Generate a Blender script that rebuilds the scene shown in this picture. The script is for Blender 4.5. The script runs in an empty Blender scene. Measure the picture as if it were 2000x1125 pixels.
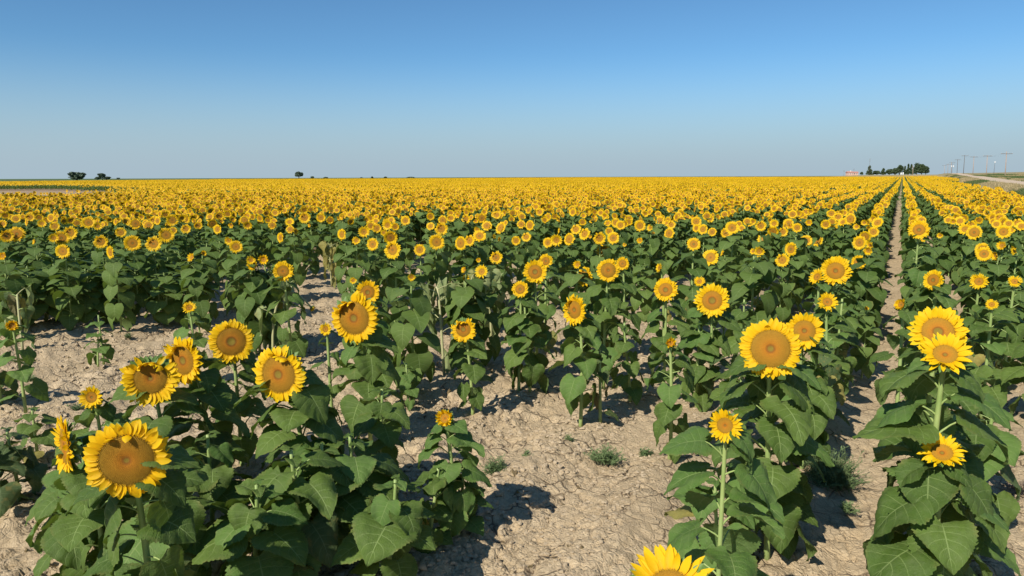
import bpy, math, random
import numpy as np
from mathutils import Matrix, Vector

# ------------------------------------------------------------------ camera, sky, sun, exposure
SC = bpy.context.scene
COL = SC.collection
H = 1.85                       # eye height; rows of the field run along +Y
FPX = 1385.0                   # focal length in pixels of the 2000 px wide photograph
PITCH = math.atan((562.5 - 345.8) / FPX)
YAW = math.atan((1764 - 1000) / FPX * math.cos(PITCH))
ROLL = 0.0035
CF = np.array([-math.sin(YAW) * math.cos(PITCH), math.cos(YAW) * math.cos(PITCH), -math.sin(PITCH)])
R0 = np.array([math.cos(YAW), math.sin(YAW), 0.0]); U0 = np.cross(R0, CF)
CR = R0 * math.cos(ROLL) - U0 * math.sin(ROLL); CU = np.cross(CR, CF)
cam = bpy.data.cameras.new('camera'); camo = bpy.data.objects.new('camera', cam); COL.objects.link(camo)
cam.sensor_width = 36; cam.lens = 36 * FPX / 2000; cam.clip_start = 0.05; cam.clip_end = 12000
camo.matrix_world = Matrix(((CR[0], CU[0], -CF[0], 0), (CR[1], CU[1], -CF[1], 0), (CR[2], CU[2], -CF[2], H), (0, 0, 0, 1)))
SC.camera = camo

SUN_EL = math.radians(41.0); SH = math.radians(8.0)      # shadows fall 8 degrees right of the rows
sdir = Vector((-math.sin(SH) * math.cos(SUN_EL), -math.cos(SH) * math.cos(SUN_EL), math.sin(SUN_EL)))  # towards the sun
sl = bpy.data.lights.new('sun', 'SUN'); sl.energy = 5.0; sl.angle = math.radians(0.5); sl.color = (1.0, 0.93, 0.82)
so = bpy.data.objects.new('sun', sl); COL.objects.link(so); so.rotation_euler = sdir.to_track_quat('Z', 'Y').to_euler()
W = bpy.data.worlds.new('World'); SC.world = W; W.use_nodes = True
nt = W.node_tree; bg = nt.nodes['Background']
sky = nt.nodes.new('ShaderNodeTexSky'); sky.sky_type = 'NISHITA'; sky.sun_disc = False
sky.sun_elevation = SUN_EL; sky.sun_rotation = math.atan2(sdir.x, sdir.y)
sky.altitude = 1200; sky.air_density = 1.0; sky.dust_density = 0.1; sky.ozone_density = 6.0
# grey-blue haze low over the horizon, mixed by elevation
wtc = nt.nodes.new('ShaderNodeTexCoord'); wsp = nt.nodes.new('ShaderNodeSeparateXYZ'); nt.links.new(wtc.outputs['Generated'], wsp.inputs[0])
wmr = nt.nodes.new('ShaderNodeMapRange'); wmr.interpolation_type = 'SMOOTHSTEP'; nt.links.new(wsp.outputs[2], wmr.inputs[0])
for i_, v_ in ((1, 0.0), (2, 0.17), (3, 1.0), (4, 0.0)): wmr.inputs[i_].default_value = v_
wtn = nt.nodes.new('ShaderNodeMix'); wtn.data_type = 'RGBA'; wtn.blend_type = 'MULTIPLY'; wtn.inputs[0].default_value = 1.0
nt.links.new(sky.outputs[0], wtn.inputs[6]); wtn.inputs[7].default_value = (.80, 1.06, 1.09, 1)
wmx = nt.nodes.new('ShaderNodeMix'); wmx.data_type = 'RGBA'; nt.links.new(wmr.outputs[0], wmx.inputs[0]); nt.links.new(wtn.outputs[2], wmx.inputs[6]); wmx.inputs[7].default_value = (3.85, 4.95, 5.75, 1)
nt.links.new(wmx.outputs[2], bg.inputs[0]); bg.inputs[1].default_value = 0.088
SC.view_settings.view_transform = 'Standard'; SC.view_settings.look = 'None'
SC.view_settings.gamma = 1; SC.view_settings.exposure = 0.22
SC.cycles.max_bounces = 6; SC.cycles.diffuse_bounces = 3; SC.cycles.transmission_bounces = 3
SC.cycles.transparent_max_bounces = 8

# ------------------------------------------------------------------ helpers
RS = random.Random(7)
def ray(x, y): return (CF * FPX + CR * (x - 1000) + CU * (562.5 - y)) / FPX
def at(x, y, t): return ray(x, y) * t + np.array([0, 0, H])
def on_row(x, y, X):
    d = ray(x, y); t = X / d[0]; return d * t + np.array([0, 0, H]), t
def on_ground(x, y, z=0.0):
    d = ray(x, y); return d * ((z - H) / d[2]) + np.array([0, 0, H])
def px(p):
    v = np.array(p, float) - np.array([0, 0, H]); t = v @ CF
    return 1000 + FPX * (v @ CR) / t, 562.5 - FPX * (v @ CU) / t, t
ROWX = lambda k: 0.30 - 0.76 * k
def ss(a, b, x):
    t = np.clip((np.asarray(x, float) - a) / (b - a), 0, 1); return t * t * (3 - 2 * t)

def hash2(ix, iy, s):
    h = np.sin(ix * 127.1 + iy * 311.7 + s * 74.7) * 43758.5453
    return h - np.floor(h)
def vnoise(x, y, s=0):
    ix = np.floor(x); iy = np.floor(y); fx = x - ix; fy = y - iy
    fx = fx * fx * (3 - 2 * fx); fy = fy * fy * (3 - 2 * fy)
    a = hash2(ix, iy, s); b = hash2(ix + 1, iy, s); c = hash2(ix, iy + 1, s); d = hash2(ix + 1, iy + 1, s)
    return a + (b - a) * fx + (c - a) * fy + (a - b - c + d) * fx * fy
def voro(x, y, s=0):                       # F1, F2, cell value
    ix = np.floor(x); iy = np.floor(y)
    f1 = np.full(x.shape, 9.0); f2 = np.full(x.shape, 9.0); cv = np.zeros(x.shape)
    for dx in (-1, 0, 1):
        for dy in (-1, 0, 1):
            jx = ix + dx; jy = iy + dy
            d = np.hypot(jx + hash2(jx, jy, s) - x, jy + hash2(jx, jy, s + 5) - y)
            v = hash2(jx, jy, s + 9)
            n = d < f1
            f2 = np.where(n, f1, np.minimum(f2, d)); cv = np.where(n, v, cv); f1 = np.where(n, d, f1)
    return f1, f2, cv

def terrain(X, Y):
    X = np.asarray(X, float); Y = np.asarray(Y, float)
    r = np.hypot(X, Y); ang = np.degrees(np.arctan2(X, np.maximum(Y, 1e-3)))      # degrees right of the rows
    z = 0.45 * ss(150, 340, Y) * ss(-45, -20, ang)
    z = z + 1.9 * ss(335, 430, Y) * ss(-9.0, -1.5, ang)
    z = z + 0.35 * ss(250, 600, r) * ss(-62, -40, ang) * (1 - ss(-14, -6, ang))
    # road bank and the rising grassland right of the field
    u = X - (5.2 + 0.028 * np.maximum(Y, 0))
    bank = ss(0.0, 3.0, u)
    z = z * (1 - bank) + bank * (0.75 + 0.9 * ss(110, 300, Y) + 0.9 * ss(290, 420, Y) + 0.7 * ss(400, 520, Y))
    z = z + 1.0 * ss(9, 60, u) * ss(90, 330, Y) * (1 - 0.4 * ss(420, 560, Y))
    # small rise where the rows end
    z = z + 1.15 * np.exp(-((X - 6) / 9.0) ** 2 - ((Y - 372) / 30.0) ** 2)
    return z

class G:
    def __init__(s): s.v = []; s.f = []; s.m = []; s.uv = []; s.n = 0
    def add(s, v, f, m=0, uv=None):
        v = np.asarray(v, float); o = s.n; s.v.append(v); s.n += len(v)
        s.f += [tuple(i + o for i in q) for q in f]; s.m += [m] * len(f)
        s.uv.append(np.zeros((len(v), 2)) if uv is None else np.asarray(uv, float))
    def merge(s, g, M=None, off=0):
        v = np.concatenate(g.v)
        if M is not None:
            A = np.array(M); v = v @ A[:3, :3].T + A[:3, 3]
        o = s.n; s.v.append(v); s.n += len(v)
        s.f += [tuple(i + o for i in q) for q in g.f]; s.m += [i + off for i in g.m]; s.uv.append(np.concatenate(g.uv))
    def mesh(s, name, mats, smooth=True):
        v = np.concatenate(s.v); uv = np.concatenate(s.uv)
        me = bpy.data.meshes.new(name); me.from_pydata(v.tolist(), [], s.f)
        for m in mats: me.materials.append(m)
        me.polygons.foreach_set('material_index', np.array(s.m, dtype=np.int32))
        me.polygons.foreach_set('use_smooth', np.full(len(s.f), smooth))
        ul = me.uv_layers.new(name='UV'); li = np.zeros(len(me.loops), dtype=np.int32); me.loops.foreach_get('vertex_index', li)
        ul.data.foreach_set('uv', uv[li].astype(np.float32).ravel()); me.update(); return me
def norm(v): v = np.asarray(v, float); return v / max(1e-9, np.linalg.norm(v))
def tube(g, pts, rad, n=6, m=0, cap=True):
    pts = np.asarray(pts, float); N = len(pts); ref = np.array([0.13, 0.97, 0.2]); V = []; UV = []
    for i in range(N):
        d = norm(pts[min(i + 1, N - 1)] - pts[max(i - 1, 0)])
        a = norm(np.cross(d, ref if abs(d @ norm(ref)) < .9 else [1, 0, 0])); b = np.cross(d, a)
        for k in range(n):
            t = 2 * math.pi * k / n; V.append(pts[i] + rad[i] * (a * math.cos(t) + b * math.sin(t))); UV.append((k / n, i / N))
    F = [(i * n + k, i * n + (k + 1) % n, (i + 1) * n + (k + 1) % n, (i + 1) * n + k) for i in range(N - 1) for k in range(n)]
    if cap: F += [tuple(range(n))[::-1], tuple((N - 1) * n + k for k in range(n))]
    g.add(V, F, m, UV)
def box(g, x0, x1, y0, y1, z0, z1, m=0):
    v = [(x, y, z) for z in (z0, z1) for y in (y0, y1) for x in (x0, x1)]
    g.add(v, [(0, 2, 3, 1), (4, 5, 7, 6), (0, 1, 5, 4), (2, 6, 7, 3), (0, 4, 6, 2), (1, 3, 7, 5)], m)
def bez(p0, p1, p2, p3, n):
    p0, p1, p2, p3 = [np.asarray(p, float) for p in (p0, p1, p2, p3)]
    return [p0 * (1 - t) ** 3 + 3 * p1 * t * (1 - t) ** 2 + 3 * p2 * t * t * (1 - t) + p3 * t ** 3 for t in np.linspace(0, 1, n)]

def obj(name, me, parent=None, M=None):
    o = bpy.data.objects.new(name, me); COL.objects.link(o)
    if parent: o.parent = parent
    if M is not None: o.matrix_basis = M
    return o
def tag(o, label=None, cat=None, group=None, kind=None):
    if label: o['label'] = label
    if cat: o['category'] = cat
    if group: o['group'] = group
    if kind: o['kind'] = kind
    return o
def empty(name, loc, rz=0.0):
    o = bpy.data.objects.new(name, None); COL.objects.link(o); o.location = loc; o.rotation_euler = (0, 0, rz)
    o.empty_display_size = .1; return o
def frame(n, up, p=(0, 0, 0)):             # matrix whose Z is n and whose Y is as close to up as it can be
    z = norm(n); x = norm(np.cross(up, z)); y = np.cross(z, x)
    return Matrix(((x[0], y[0], z[0], p[0]), (x[1], y[1], z[1], p[1]), (x[2], y[2], z[2], p[2]), (0, 0, 0, 1)))

# ------------------------------------------------------------------ materials
def newmat(name):
    m = bpy.data.materials.new(name); m.use_nodes = True; n = m.node_tree; n.nodes.clear()
    out = n.nodes.new('ShaderNodeOutputMaterial'); return m, n, out
class N:
    def __init__(s, t): s.t = t
    def __call__(s, typ, ins=None, **kw):
        n = s.t.nodes.new('ShaderNode' + typ)
        for k, v in kw.items(): setattr(n, k, v)
        for k, v in (ins or {}).items():
            if hasattr(v, 'is_output') or isinstance(v, bpy.types.NodeSocket): s.t.links.new(v, n.inputs[k])
            else: n.inputs[k].default_value = v
        return n
    def math(s, op, a, b=0.0, c=0.0, clamp=False):
        n = s.t.nodes.new('ShaderNodeMath'); n.operation = op; n.use_clamp = clamp
        for i, v in enumerate((a, b, c)):
            if isinstance(v, bpy.types.NodeSocket): s.t.links.new(v, n.inputs[i])
            else: n.inputs[i].default_value = v
        return n.outputs[0]
    def mix(s, f, a, b, bt='MIX'):
        n = s.t.nodes.new('ShaderNodeMix'); n.data_type = 'RGBA'; n.blend_type = bt
        for i, v in ((0, f), (6, a), (7, b)):
            if isinstance(v, bpy.types.NodeSocket): s.t.links.new(v, n.inputs[i])
            else: n.inputs[i].default_value = v if i == 0 else (*v, 1)
        return n.outputs[2]
    def ramp(s, f, stops, interp='LINEAR'):
        n = s.t.nodes.new('ShaderNodeValToRGB'); s.t.links.new(f, n.inputs[0]); cr = n.color_ramp; cr.interpolation = interp
        while len(cr.elements) < len(stops): cr.elements.new(0.5)
        for e, (p, c) in zip(cr.elements, stops): e.position = p; e.color = (*c, 1) if len(c) == 3 else c
        return n.outputs[0]
def surf(n, out, col, rough, trans=0.0, tcol=None, bump=None, spec=0.5, bstr=0.3, bdist=0.002):
    q = N(n)
    ins = {'Base Color': col if isinstance(col, bpy.types.NodeSocket) else (*col, 1), 'Roughness': rough, 'Specular IOR Level': spec}
    if bump is not None: ins['Normal'] = q('Bump', {'Height': bump, 'Strength': bstr, 'Distance': bdist}).outputs[0]
    p = q('BsdfPrincipled', ins)
    if trans > 0:
        t = q('BsdfTranslucent', {'Color': tcol if isinstance(tcol, bpy.types.NodeSocket) else (*tcol, 1)})
        mx = q('MixShader', {0: trans, 1: p.outputs[0], 2: t.outputs[0]}); n.links.new(mx.outputs[0], out.inputs[0])
    else: n.links.new(p.outputs[0], out.inputs[0])

def leaf_mat(name, c0, c1, vein, veins=True, rough=0.62, spots=0.0, holes=False):
    m, n, out = newmat(name); q = N(n)
    uv = q('UVMap', uv_map='UV').outputs[0]; sp = q('SeparateXYZ', {0: uv}); u, v = sp.outputs[0], sp.outputs[1]
    rnd = q('ObjectInfo').outputs['Random']
    tc = q('TexCoord').outputs['Object']
    no = q('TexNoise', {'Vector': tc, 'Scale': 9.0, 'Detail': 3.0}).outputs[0]
    f = q.math('ADD', q.math('MULTIPLY', rnd, .55), q.math('MULTIPLY', no, .5))
    col = q.mix(f, c0, c1)
    geo = q('NewGeometry')
    if veins:
        av = q.math('ABSOLUTE', v)
        mid = q.math('SUBTRACT', 1.0, q.math('MULTIPLY', av, 26.0), clamp=True)
        ph = q.math('FRACT', q.math('ADD', q.math('SUBTRACT', q.math('MULTIPLY', q.math('POWER', u, .85), 6.5), q.math('MULTIPLY', av, 1.7)), 2.5))
        dd = q.math('ABSOLUTE', q.math('SUBTRACT', ph, .5))
        side = q.math('SUBTRACT', 1.0, q.math('MULTIPLY', dd, q.math('ADD', 11.0, q.math('MULTIPLY', av, 12.0))), clamp=True)
        side = q.math('MULTIPLY', side, q.math('SUBTRACT', 1.0, q.math('MULTIPLY', av, .6)))
        vm = q.math('MAXIMUM', mid, q.math('MULTIPLY', side, .75))
        vf = q.math('MULTIPLY', vm, .75)
        col = q.mix(vf, col, vein)
        mp = q('Combine' + 'XYZ', {0: q.math('MULTIPLY', u, 16.0), 1: q.math('MULTIPLY', v, 9.0)})
        vo = q('TexVoronoi', {'Vector': mp.outputs[0], 'Scale': 1.6}, feature='DISTANCE_TO_EDGE').outputs[0]
        cell = q.math('MINIMUM', q.math('MULTIPLY', vo, 3.0), 1.0)
        bump = q.math('SUBTRACT', q.math('MULTIPLY', cell, .6), q.math('MULTIPLY', vm, .9))
    else: bump = no
    if spots:
        big = q('TexNoise', {'Vector': tc, 'Scale': 5.0, 'Detail': 4.0}).outputs[0]
        msk = q.ramp(big, [(.55, (0, 0, 0)), (.68, (1, 1, 1))]); col = q.mix(q.math('MULTIPLY', msk, spots), col, (.30, .22, .06))
    if veins:                                   # dry, slightly torn rims and dusty patches
        rim = q.math('MULTIPLY', q.math('SUBTRACT', q.math('MULTIPLY', av, 5.0), 4.1, clamp=True), q.ramp(q('TexNoise', {'Vector': tc, 'Scale': 2.3, 'Detail': 3.0}).outputs[0], [(.46, (0, 0, 0)), (.62, (1, 1, 1))]))
        col = q.mix(q.math('MULTIPLY', rim, .7), col, (.22, .20, .06))
        dust = q.ramp(q('TexNoise', {'Vector': tc, 'Scale': 4.0, 'Detail': 5.0, 'Roughness': .7}).outputs[0], [(.45, (0, 0, 0)), (.75, (1, 1, 1))])
        col = q.mix(q.math('MULTIPLY', dust, .30), col, (.17, .20, .10))
    back = q.mix(.35, col, (.16, .22, .09))
    col2 = q.mix(geo.outputs['Backfacing'], col, back)
    surf(n, out, col2, rough, .22, q.mix(.5, col, (.25, .38, .02)), bump, spec=.2, bstr=.5, bdist=.0045)
    if holes:
        hn = q('TexVoronoi', {'Vector': tc, 'Scale': 5.0}).outputs[0]; hm = q('TexNoise', {'Vector': tc, 'Scale': 2.0}).outputs[0]
        hf = q.math('MULTIPLY', q.math('LESS_THAN', hn, .075), q.math('GREATER_THAN', hm, .56))
        sh = out.inputs[0].links[0].from_socket; tb = q('BsdfTransparent'); mh = q('MixShader', {0: hf, 1: sh, 2: tb.outputs[0]}); n.links.new(mh.outputs[0], out.inputs[0])
    return m
M_LEAF = leaf_mat('leaf_green', (.046, .095, .017), (.135, .205, .045), (.27, .36, .13))
M_LEAFN = leaf_mat('leaf_green_near', (.046, .095, .016), (.135, .205, .042), (.28, .37, .13), holes=True)
M_LEAFW = leaf_mat('leaf_limp_pale', (.20, .26, .09), (.34, .38, .17), (.38, .42, .2), spots=.3)
M_LEAFY = leaf_mat('leaf_light_green', (.075, .15, .03), (.13, .22, .05), (.26, .34, .12))
M_LEAFP = leaf_mat('leaf_dull_green', (.055, .095, .032), (.10, .15, .055), (.20, .26, .12), spots=.5)
M_LEAFD = leaf_mat('leaf_yellowed', (.22, .20, .05), (.40, .34, .10), (.40, .36, .16), spots=.8)
M_DRY = leaf_mat('leaf_dry', (.16, .11, .06), (.28, .20, .11), (.3, .24, .14), rough=.8)
def simple(name, a, b, scale=20, rough=.6, trans=0., spec=.4, bs=.3, bd=.003):
    m, n, out = newmat(name); q = N(n); tc = q('TexCoord').outputs['Object']
    no = q('TexNoise', {'Vector': tc, 'Scale': float(scale), 'Detail': 5.0}).outputs[0]
    rnd = q('ObjectInfo').outputs['Random']
    f = q.math('ADD', q.math('MULTIPLY', q.ramp(no, [(.3, (0, 0, 0)), (.7, (1, 1, 1))]), .65), q.math('MULTIPLY', rnd, .35))
    col = q.mix(f, a, b); surf(n, out, col, rough, trans, col, no, spec, bs, bd); return m
M_STEM = simple('stem_green', (.21, .31, .085), (.36, .44, .16), 14, .55)
M_STEMD = simple('stem_dry', (.34, .36, .15), (.46, .44, .24), 14, .7)
M_BRACT = simple('bract_green', (.09, .17, .035), (.16, .26, .06), 25, .55, .12)

m, n, out = newmat('petal_yellow'); q = N(n)
uv = q('UVMap', uv_map='UV').outputs[0]; sp = q('SeparateXYZ', {0: uv}); u, v = sp.outputs[0], sp.outputs[1]
col = q.ramp(u, [(0, (.80, .42, .004)), (.25, (.88, .57, .006)), (1, (.92, .65, .010))])
rnd = q('ObjectInfo').outputs['Random']; col = q.mix(q.math('MULTIPLY', rnd, .35), col, (.88, .50, .005))
st = q.math('SINE', q.math('MULTIPLY', v, 34.0))
no = q('TexNoise', {'Vector': q('TexCoord').outputs['Object'], 'Scale': 60.0}).outputs[0]
col = q.mix(q.math('MULTIPLY', no, .3), col, (.84, .48, .004))
surf(n, out, col, .5, .30, (.95, .60, .01), st, .25, .35, .0012); M_PETAL = m
m, n, out = newmat('disc_brown'); q = N(n)
uv = q('UVMap', uv_map='UV').outputs[0]; sp = q('SeparateXYZ', {0: uv}); u, v = sp.outputs[0], sp.outputs[1]
rnd = q('ObjectInfo').outputs['Random']; uu = q.math('ADD', u, q.math('MULTIPLY', q.math('SUBTRACT', rnd, .5), .22))
col = q.ramp(uu, [(0, (.26, .22, .03)), (.17, (.26, .20, .03)), (.23, (.26, .09, .012)), (.33, (.56, .22, .014)), (.60, (.50, .25, .018)), (1, (.40, .24, .020))])
no = q('TexNoise', {'Vector': q('TexCoord').outputs['Object'], 'Scale': 34.0, 'Detail': 3.0}).outputs[0]
col = q.mix(q.math('MULTIPLY', q.ramp(no, [(.35, (0, 0, 0)), (.65, (1, 1, 1))]), .35), col, (.16, .07, .008))
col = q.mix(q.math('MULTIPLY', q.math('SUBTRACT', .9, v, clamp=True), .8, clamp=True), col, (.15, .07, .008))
surf(n, out, col, .75, 0, None, no, .2, .6, .003); M_DISC = m

# soil, grass, ground
m, n, out = newmat('ground_soil'); q = N(n)
geo = q('NewGeometry'); P = geo.outputs['Position']
def noise(sc, det=4.0, rough=.5, vec=P): return q('TexNoise', {'Vector': vec, 'Scale': sc, 'Detail': det, 'Roughness': rough}).outputs[0]
warp = q('VectorMath', {0: P, 1: q('VectorMath', {0: q('TexNoise', {'Vector': P, 'Scale': 7.0, 'Detail': 5.0}).outputs[1], 1: (.075, .075, 0)}, operation='MULTIPLY').outputs[0]}, operation='ADD').outputs[0]
v1 = q('TexVoronoi', {'Vector': warp, 'Scale': 6.5, 'Randomness': 1.0}, feature='DISTANCE_TO_EDGE').outputs[0]
v2 = q('TexVoronoi', {'Vector': warp, 'Scale': 17.0}, feature='DISTANCE_TO_EDGE').outputs[0]
gate = q.ramp(noise(3.0, 2.0), [(.40, (0, 0, 0)), (.58, (1, 1, 1))])
c1 = q.math('MULTIPLY', q.math('SUBTRACT', 1.0, q.math('MULTIPLY', v1, 17.0), clamp=True), q.math('ADD', .12, q.math('MULTIPLY', gate, .88)))
c2 = q.math('MULTIPLY', q.math('SUBTRACT', 1.0, q.math('MULTIPLY', v2, 10.0), clamp=True), .38)
crack = q.math('MAXIMUM', c1, c2)
n1 = noise(1.3, 5.0); n2 = noise(22.0, 5.0, .65); n3 = noise(120.0, 3.0, .7)
soil = q.mix(q.ramp(n1, [(.35, (0, 0, 0)), (.68, (1, 1, 1))]), (.44, .335, .20), (.56, .44, .28))
soil = q.mix(q.math('MULTIPLY', q.ramp(n2, [(.3, (0, 0, 0)), (.7, (1, 1, 1))]), .5), soil, (.68, .555, .37))
soil = q.mix(q.math('MULTIPLY', q.ramp(n3, [(.38, (0, 0, 0)), (.62, (1, 1, 1))]), .45), soil, (.33, .235, .135))
soil = q.mix(q.math('MULTIPLY', q.math('POWER', crack, 1.4), .9), soil, (.07, .045, .028))
crumb = q.math('MULTIPLY', q.math('SUBTRACT', .6, q('TexVoronoi', {'Vector': warp, 'Scale': 55.0}).outputs[0], clamp=True), q.ramp(noise(11.0, 3.0), [(.42, (0, 0, 0)), (.6, (1, 1, 1))]))
hgt = q.math('ADD', q.math('ADD', q.math('MULTIPLY', n2, .9), q.math('MULTIPLY', crumb, .9)), q.math('ADD', q.math('MULTIPLY', n3, .8), q.math('MULTIPLY', crack, -.9)))
# dry grassland right of the field and green crop far to the left, by where they lie
sx = q('SeparateXYZ', {0: P}); X, Y = sx.outputs[0], sx.outputs[1]
ue = q.math('SUBTRACT', X, q.math('ADD', 4.9, q.math('MULTIPLY', q.math('MAXIMUM', Y, 0.0), .028)))
right = q.math('MULTIPLY', ue, .9, clamp=True)
gn = q.ramp(noise(.25, 6.0, .7), [(.38, (.36, .28, .16)), (.52, (.23, .20, .09)), (.62, (.13, .16, .055)), (.72, (.40, .30, .17))])
gn = q.mix(q.math('MULTIPLY', noise(3.0, 5.0, .7), .6), gn, (.42, .34, .20))
far = q.math('MULTIPLY', q.math('SUBTRACT', q('VectorMath', {0: P}, operation='LENGTH').outputs['Value'], 330.0), .02, clamp=True)
fc = q.ramp(noise(.012, 3.0), [(.35, (.075, .125, .045)), (.65, (.11, .145, .06))])
strip = q.math('MULTIPLY', q.math('SUBTRACT', -24.0, X), .12, clamp=True); soil = q.mix(q.math('MULTIPLY', strip, .7), soil, q.mix(noise(.8, 5.0, .7), (.20, .13, .08), (.42, .30, .20)))
hill = q.math('MULTIPLY', q.math('MULTIPLY', far, q.math('ADD', X, 70.0)), .02, clamp=True)
fc = q.mix(hill, fc, (.34, .28, .14))
col = q.mix(far, soil, fc); col = q.mix(right, col, gn)
surf(n, out, col, .95, 0, None, hgt, .1, .8, .012); M_SOIL = m
M_ROAD = simple('road_dirt', (.50, .38, .26), (.60, .48, .34), 1.2, .95, bs=.5, bd=.02)
M_CLOD = simple('clod_soil', (.38, .29, .18), (.58, .47, .32), 30, .95, bs=.8, bd=.004)
M_GRASSD = simple('grass_dry', (.30, .25, .12), (.50, .40, .22), 3, .8, .2)
M_GRASSG = simple('grass_green', (.07, .12, .035), (.16, .2, .07), 3, .8, .2)
M_WEED = simple('weed_green', (.10, .17, .06), (.20, .27, .11), 30, .7, .2)
M_TREE = simple('tree_foliage', (.035, .065, .026), (.09, .13, .055), .6, .7, .08)
M_TREEF = simple('tree_foliage_grey', (.06, .095, .06), (.10, .14, .085), .6, .7, .08)
M_BARK = simple('bark', (.09, .065, .045), (.16, .12, .09), 6, .9)
M_WOOD = simple('pole_wood', (.30, .22, .17), (.48, .38, .31), 3, .8)
M_WOODD = simple('pole_wood_dark', (.10, .085, .075), (.17, .15, .13), 3, .8)
M_METAL = simple('galvanised_metal', (.55, .56, .57), (.7, .7, .7), 5, .45)
M_WALL = simple('pink_render_wall', (.60, .38, .30), (.70, .48, .40), 1, .9)
M_ROOF = simple('red_roof', (.42, .20, .16), (.50, .26, .21), 2, .8)
M_WHITE = simple('white_paint', (.75, .73, .70), (.82, .8, .78), 2, .6)
M_GLASS = simple('dark_window', (.03, .035, .04), (.05, .055, .06), 2, .2)
M_WIRE = simple('wire_dark', (.05, .05, .05), (.08, .08, .08), 2, .6)

# ------------------------------------------------------------------ ground
def soil_z(X, Y):
    z = terrain(X, Y)
    fade = (1 - ss(14, 30, np.hypot(X, Y))) * (1 - ss(3.6, 4.6, X))
    ph = (X - .30) / .76; c = np.abs(ph - np.round(ph)) * 2                   # 0 on a row, 1 in the furrow
    z = z + fade * (.035 * np.cos(math.pi * c) + .045 * (vnoise(X * 1.1, Y * .9, 3) - .5))
    left = .35 + .9 * ss(1.2, 3.2, -X)
    rough = (vnoise(X * 6, Y * 4, 1) - .5) * .014 * (.5 + .9 * left) + (vnoise(X * 17, Y * 15, 2) - .5) * .034 * left + (vnoise(X * 38, Y * 36, 4) - .5) * (.010 + .012 * left) + (vnoise(X * 75, Y * 70, 6) - .5) * .006
    wx = X + .05 * vnoise(X * 9, Y * 9, 7) + .02 * vnoise(X * 22, Y * 22, 9); wy = Y + .05 * vnoise(X * 9, Y * 9, 8) + .02 * vnoise(X * 22, Y * 22, 10)
    f1, f2, cv = voro(wx * 6.5, wy * 5.2, 11); g1 = np.clip((f2 - f1) / .13, 0, 1)
    h1, h2, hv = voro(wx * 19, wy * 16, 12); g2 = np.clip((h2 - h1) / .3, 0, 1)
    gt = ss(.38, .62, vnoise(X * 2.1, Y * 1.7, 17))
    plate = (cv - .5) * .009 + (hv - .5) * .010 * left - (1 - g1) * .024 * gt - (1 - g2) * .005 * left
    z = z + fade * (rough + plate)
    return z
def ground_sheet():
    yawd = -math.degrees(YAW)
    ang = np.concatenate([np.arange(-180, yawd - 44, 4.0), np.arange(yawd - 44, yawd + 44, .22), np.arange(yawd + 44, 180, 4.0)])
    r = [0.0, .4, .8]; x = 1.15
    while x < 9000: r.append(x); x *= (1.0062 if x < 30 else 1.02)
    r = np.array(r); A, Rr = np.meshgrid(np.radians(ang), r); X = Rr * np.sin(A); Y = Rr * np.cos(A)
    z = soil_z(X, Y)
    nr, na = X.shape; V = np.stack([X, Y, z], -1).reshape(-1, 3)
    i = np.arange(nr - 1)[:, None]; j = np.arange(na)[None, :]; j2 = (j + 1) % na
    F = np.stack([i * na + j + 0 * j2, i * na + j2, (i + 1) * na + j2, (i + 1) * na + j + 0 * j2], -1).reshape(-1, 4)
    me = bpy.data.meshes.new('ground'); me.vertices.add(len(V)); me.vertices.foreach_set('co', V.astype(np.float32).ravel())
    me.loops.add(F.size); me.loops.foreach_set('vertex_index', F[:, ::-1].astype(np.int32).ravel())
    me.polygons.add(len(F)); me.polygons.foreach_set('loop_start', np.arange(0, F.size, 4, dtype=np.int32))
    me.polygons.foreach_set('use_smooth', np.ones(len(F), bool)); me.update(); me.validate()
    me.materials.append(M_SOIL); o = obj('ground', me); o['kind'] = 'structure'
ground_sheet()
def road():
    g = G(); ys = np.concatenate([np.arange(-60, 560, 4.0)]); V = []
    for y in ys:
        for k in range(9):
            x = 10.1 + .034 * max(y, 0) + (k - 4) * .62; V.append((x, y, float(terrain(x, y)) + .03 - .004 * abs(k - 4)))
    F = [(i * 9 + k, i * 9 + k + 1, (i + 1) * 9 + k + 1, (i + 1) * 9 + k) for i in range(len(ys) - 1) for k in range(8)]
    g.add(V, F); obj('dirt_road', g.mesh('dirt_road', [M_ROAD]))['kind'] = 'structure'
road()

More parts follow.
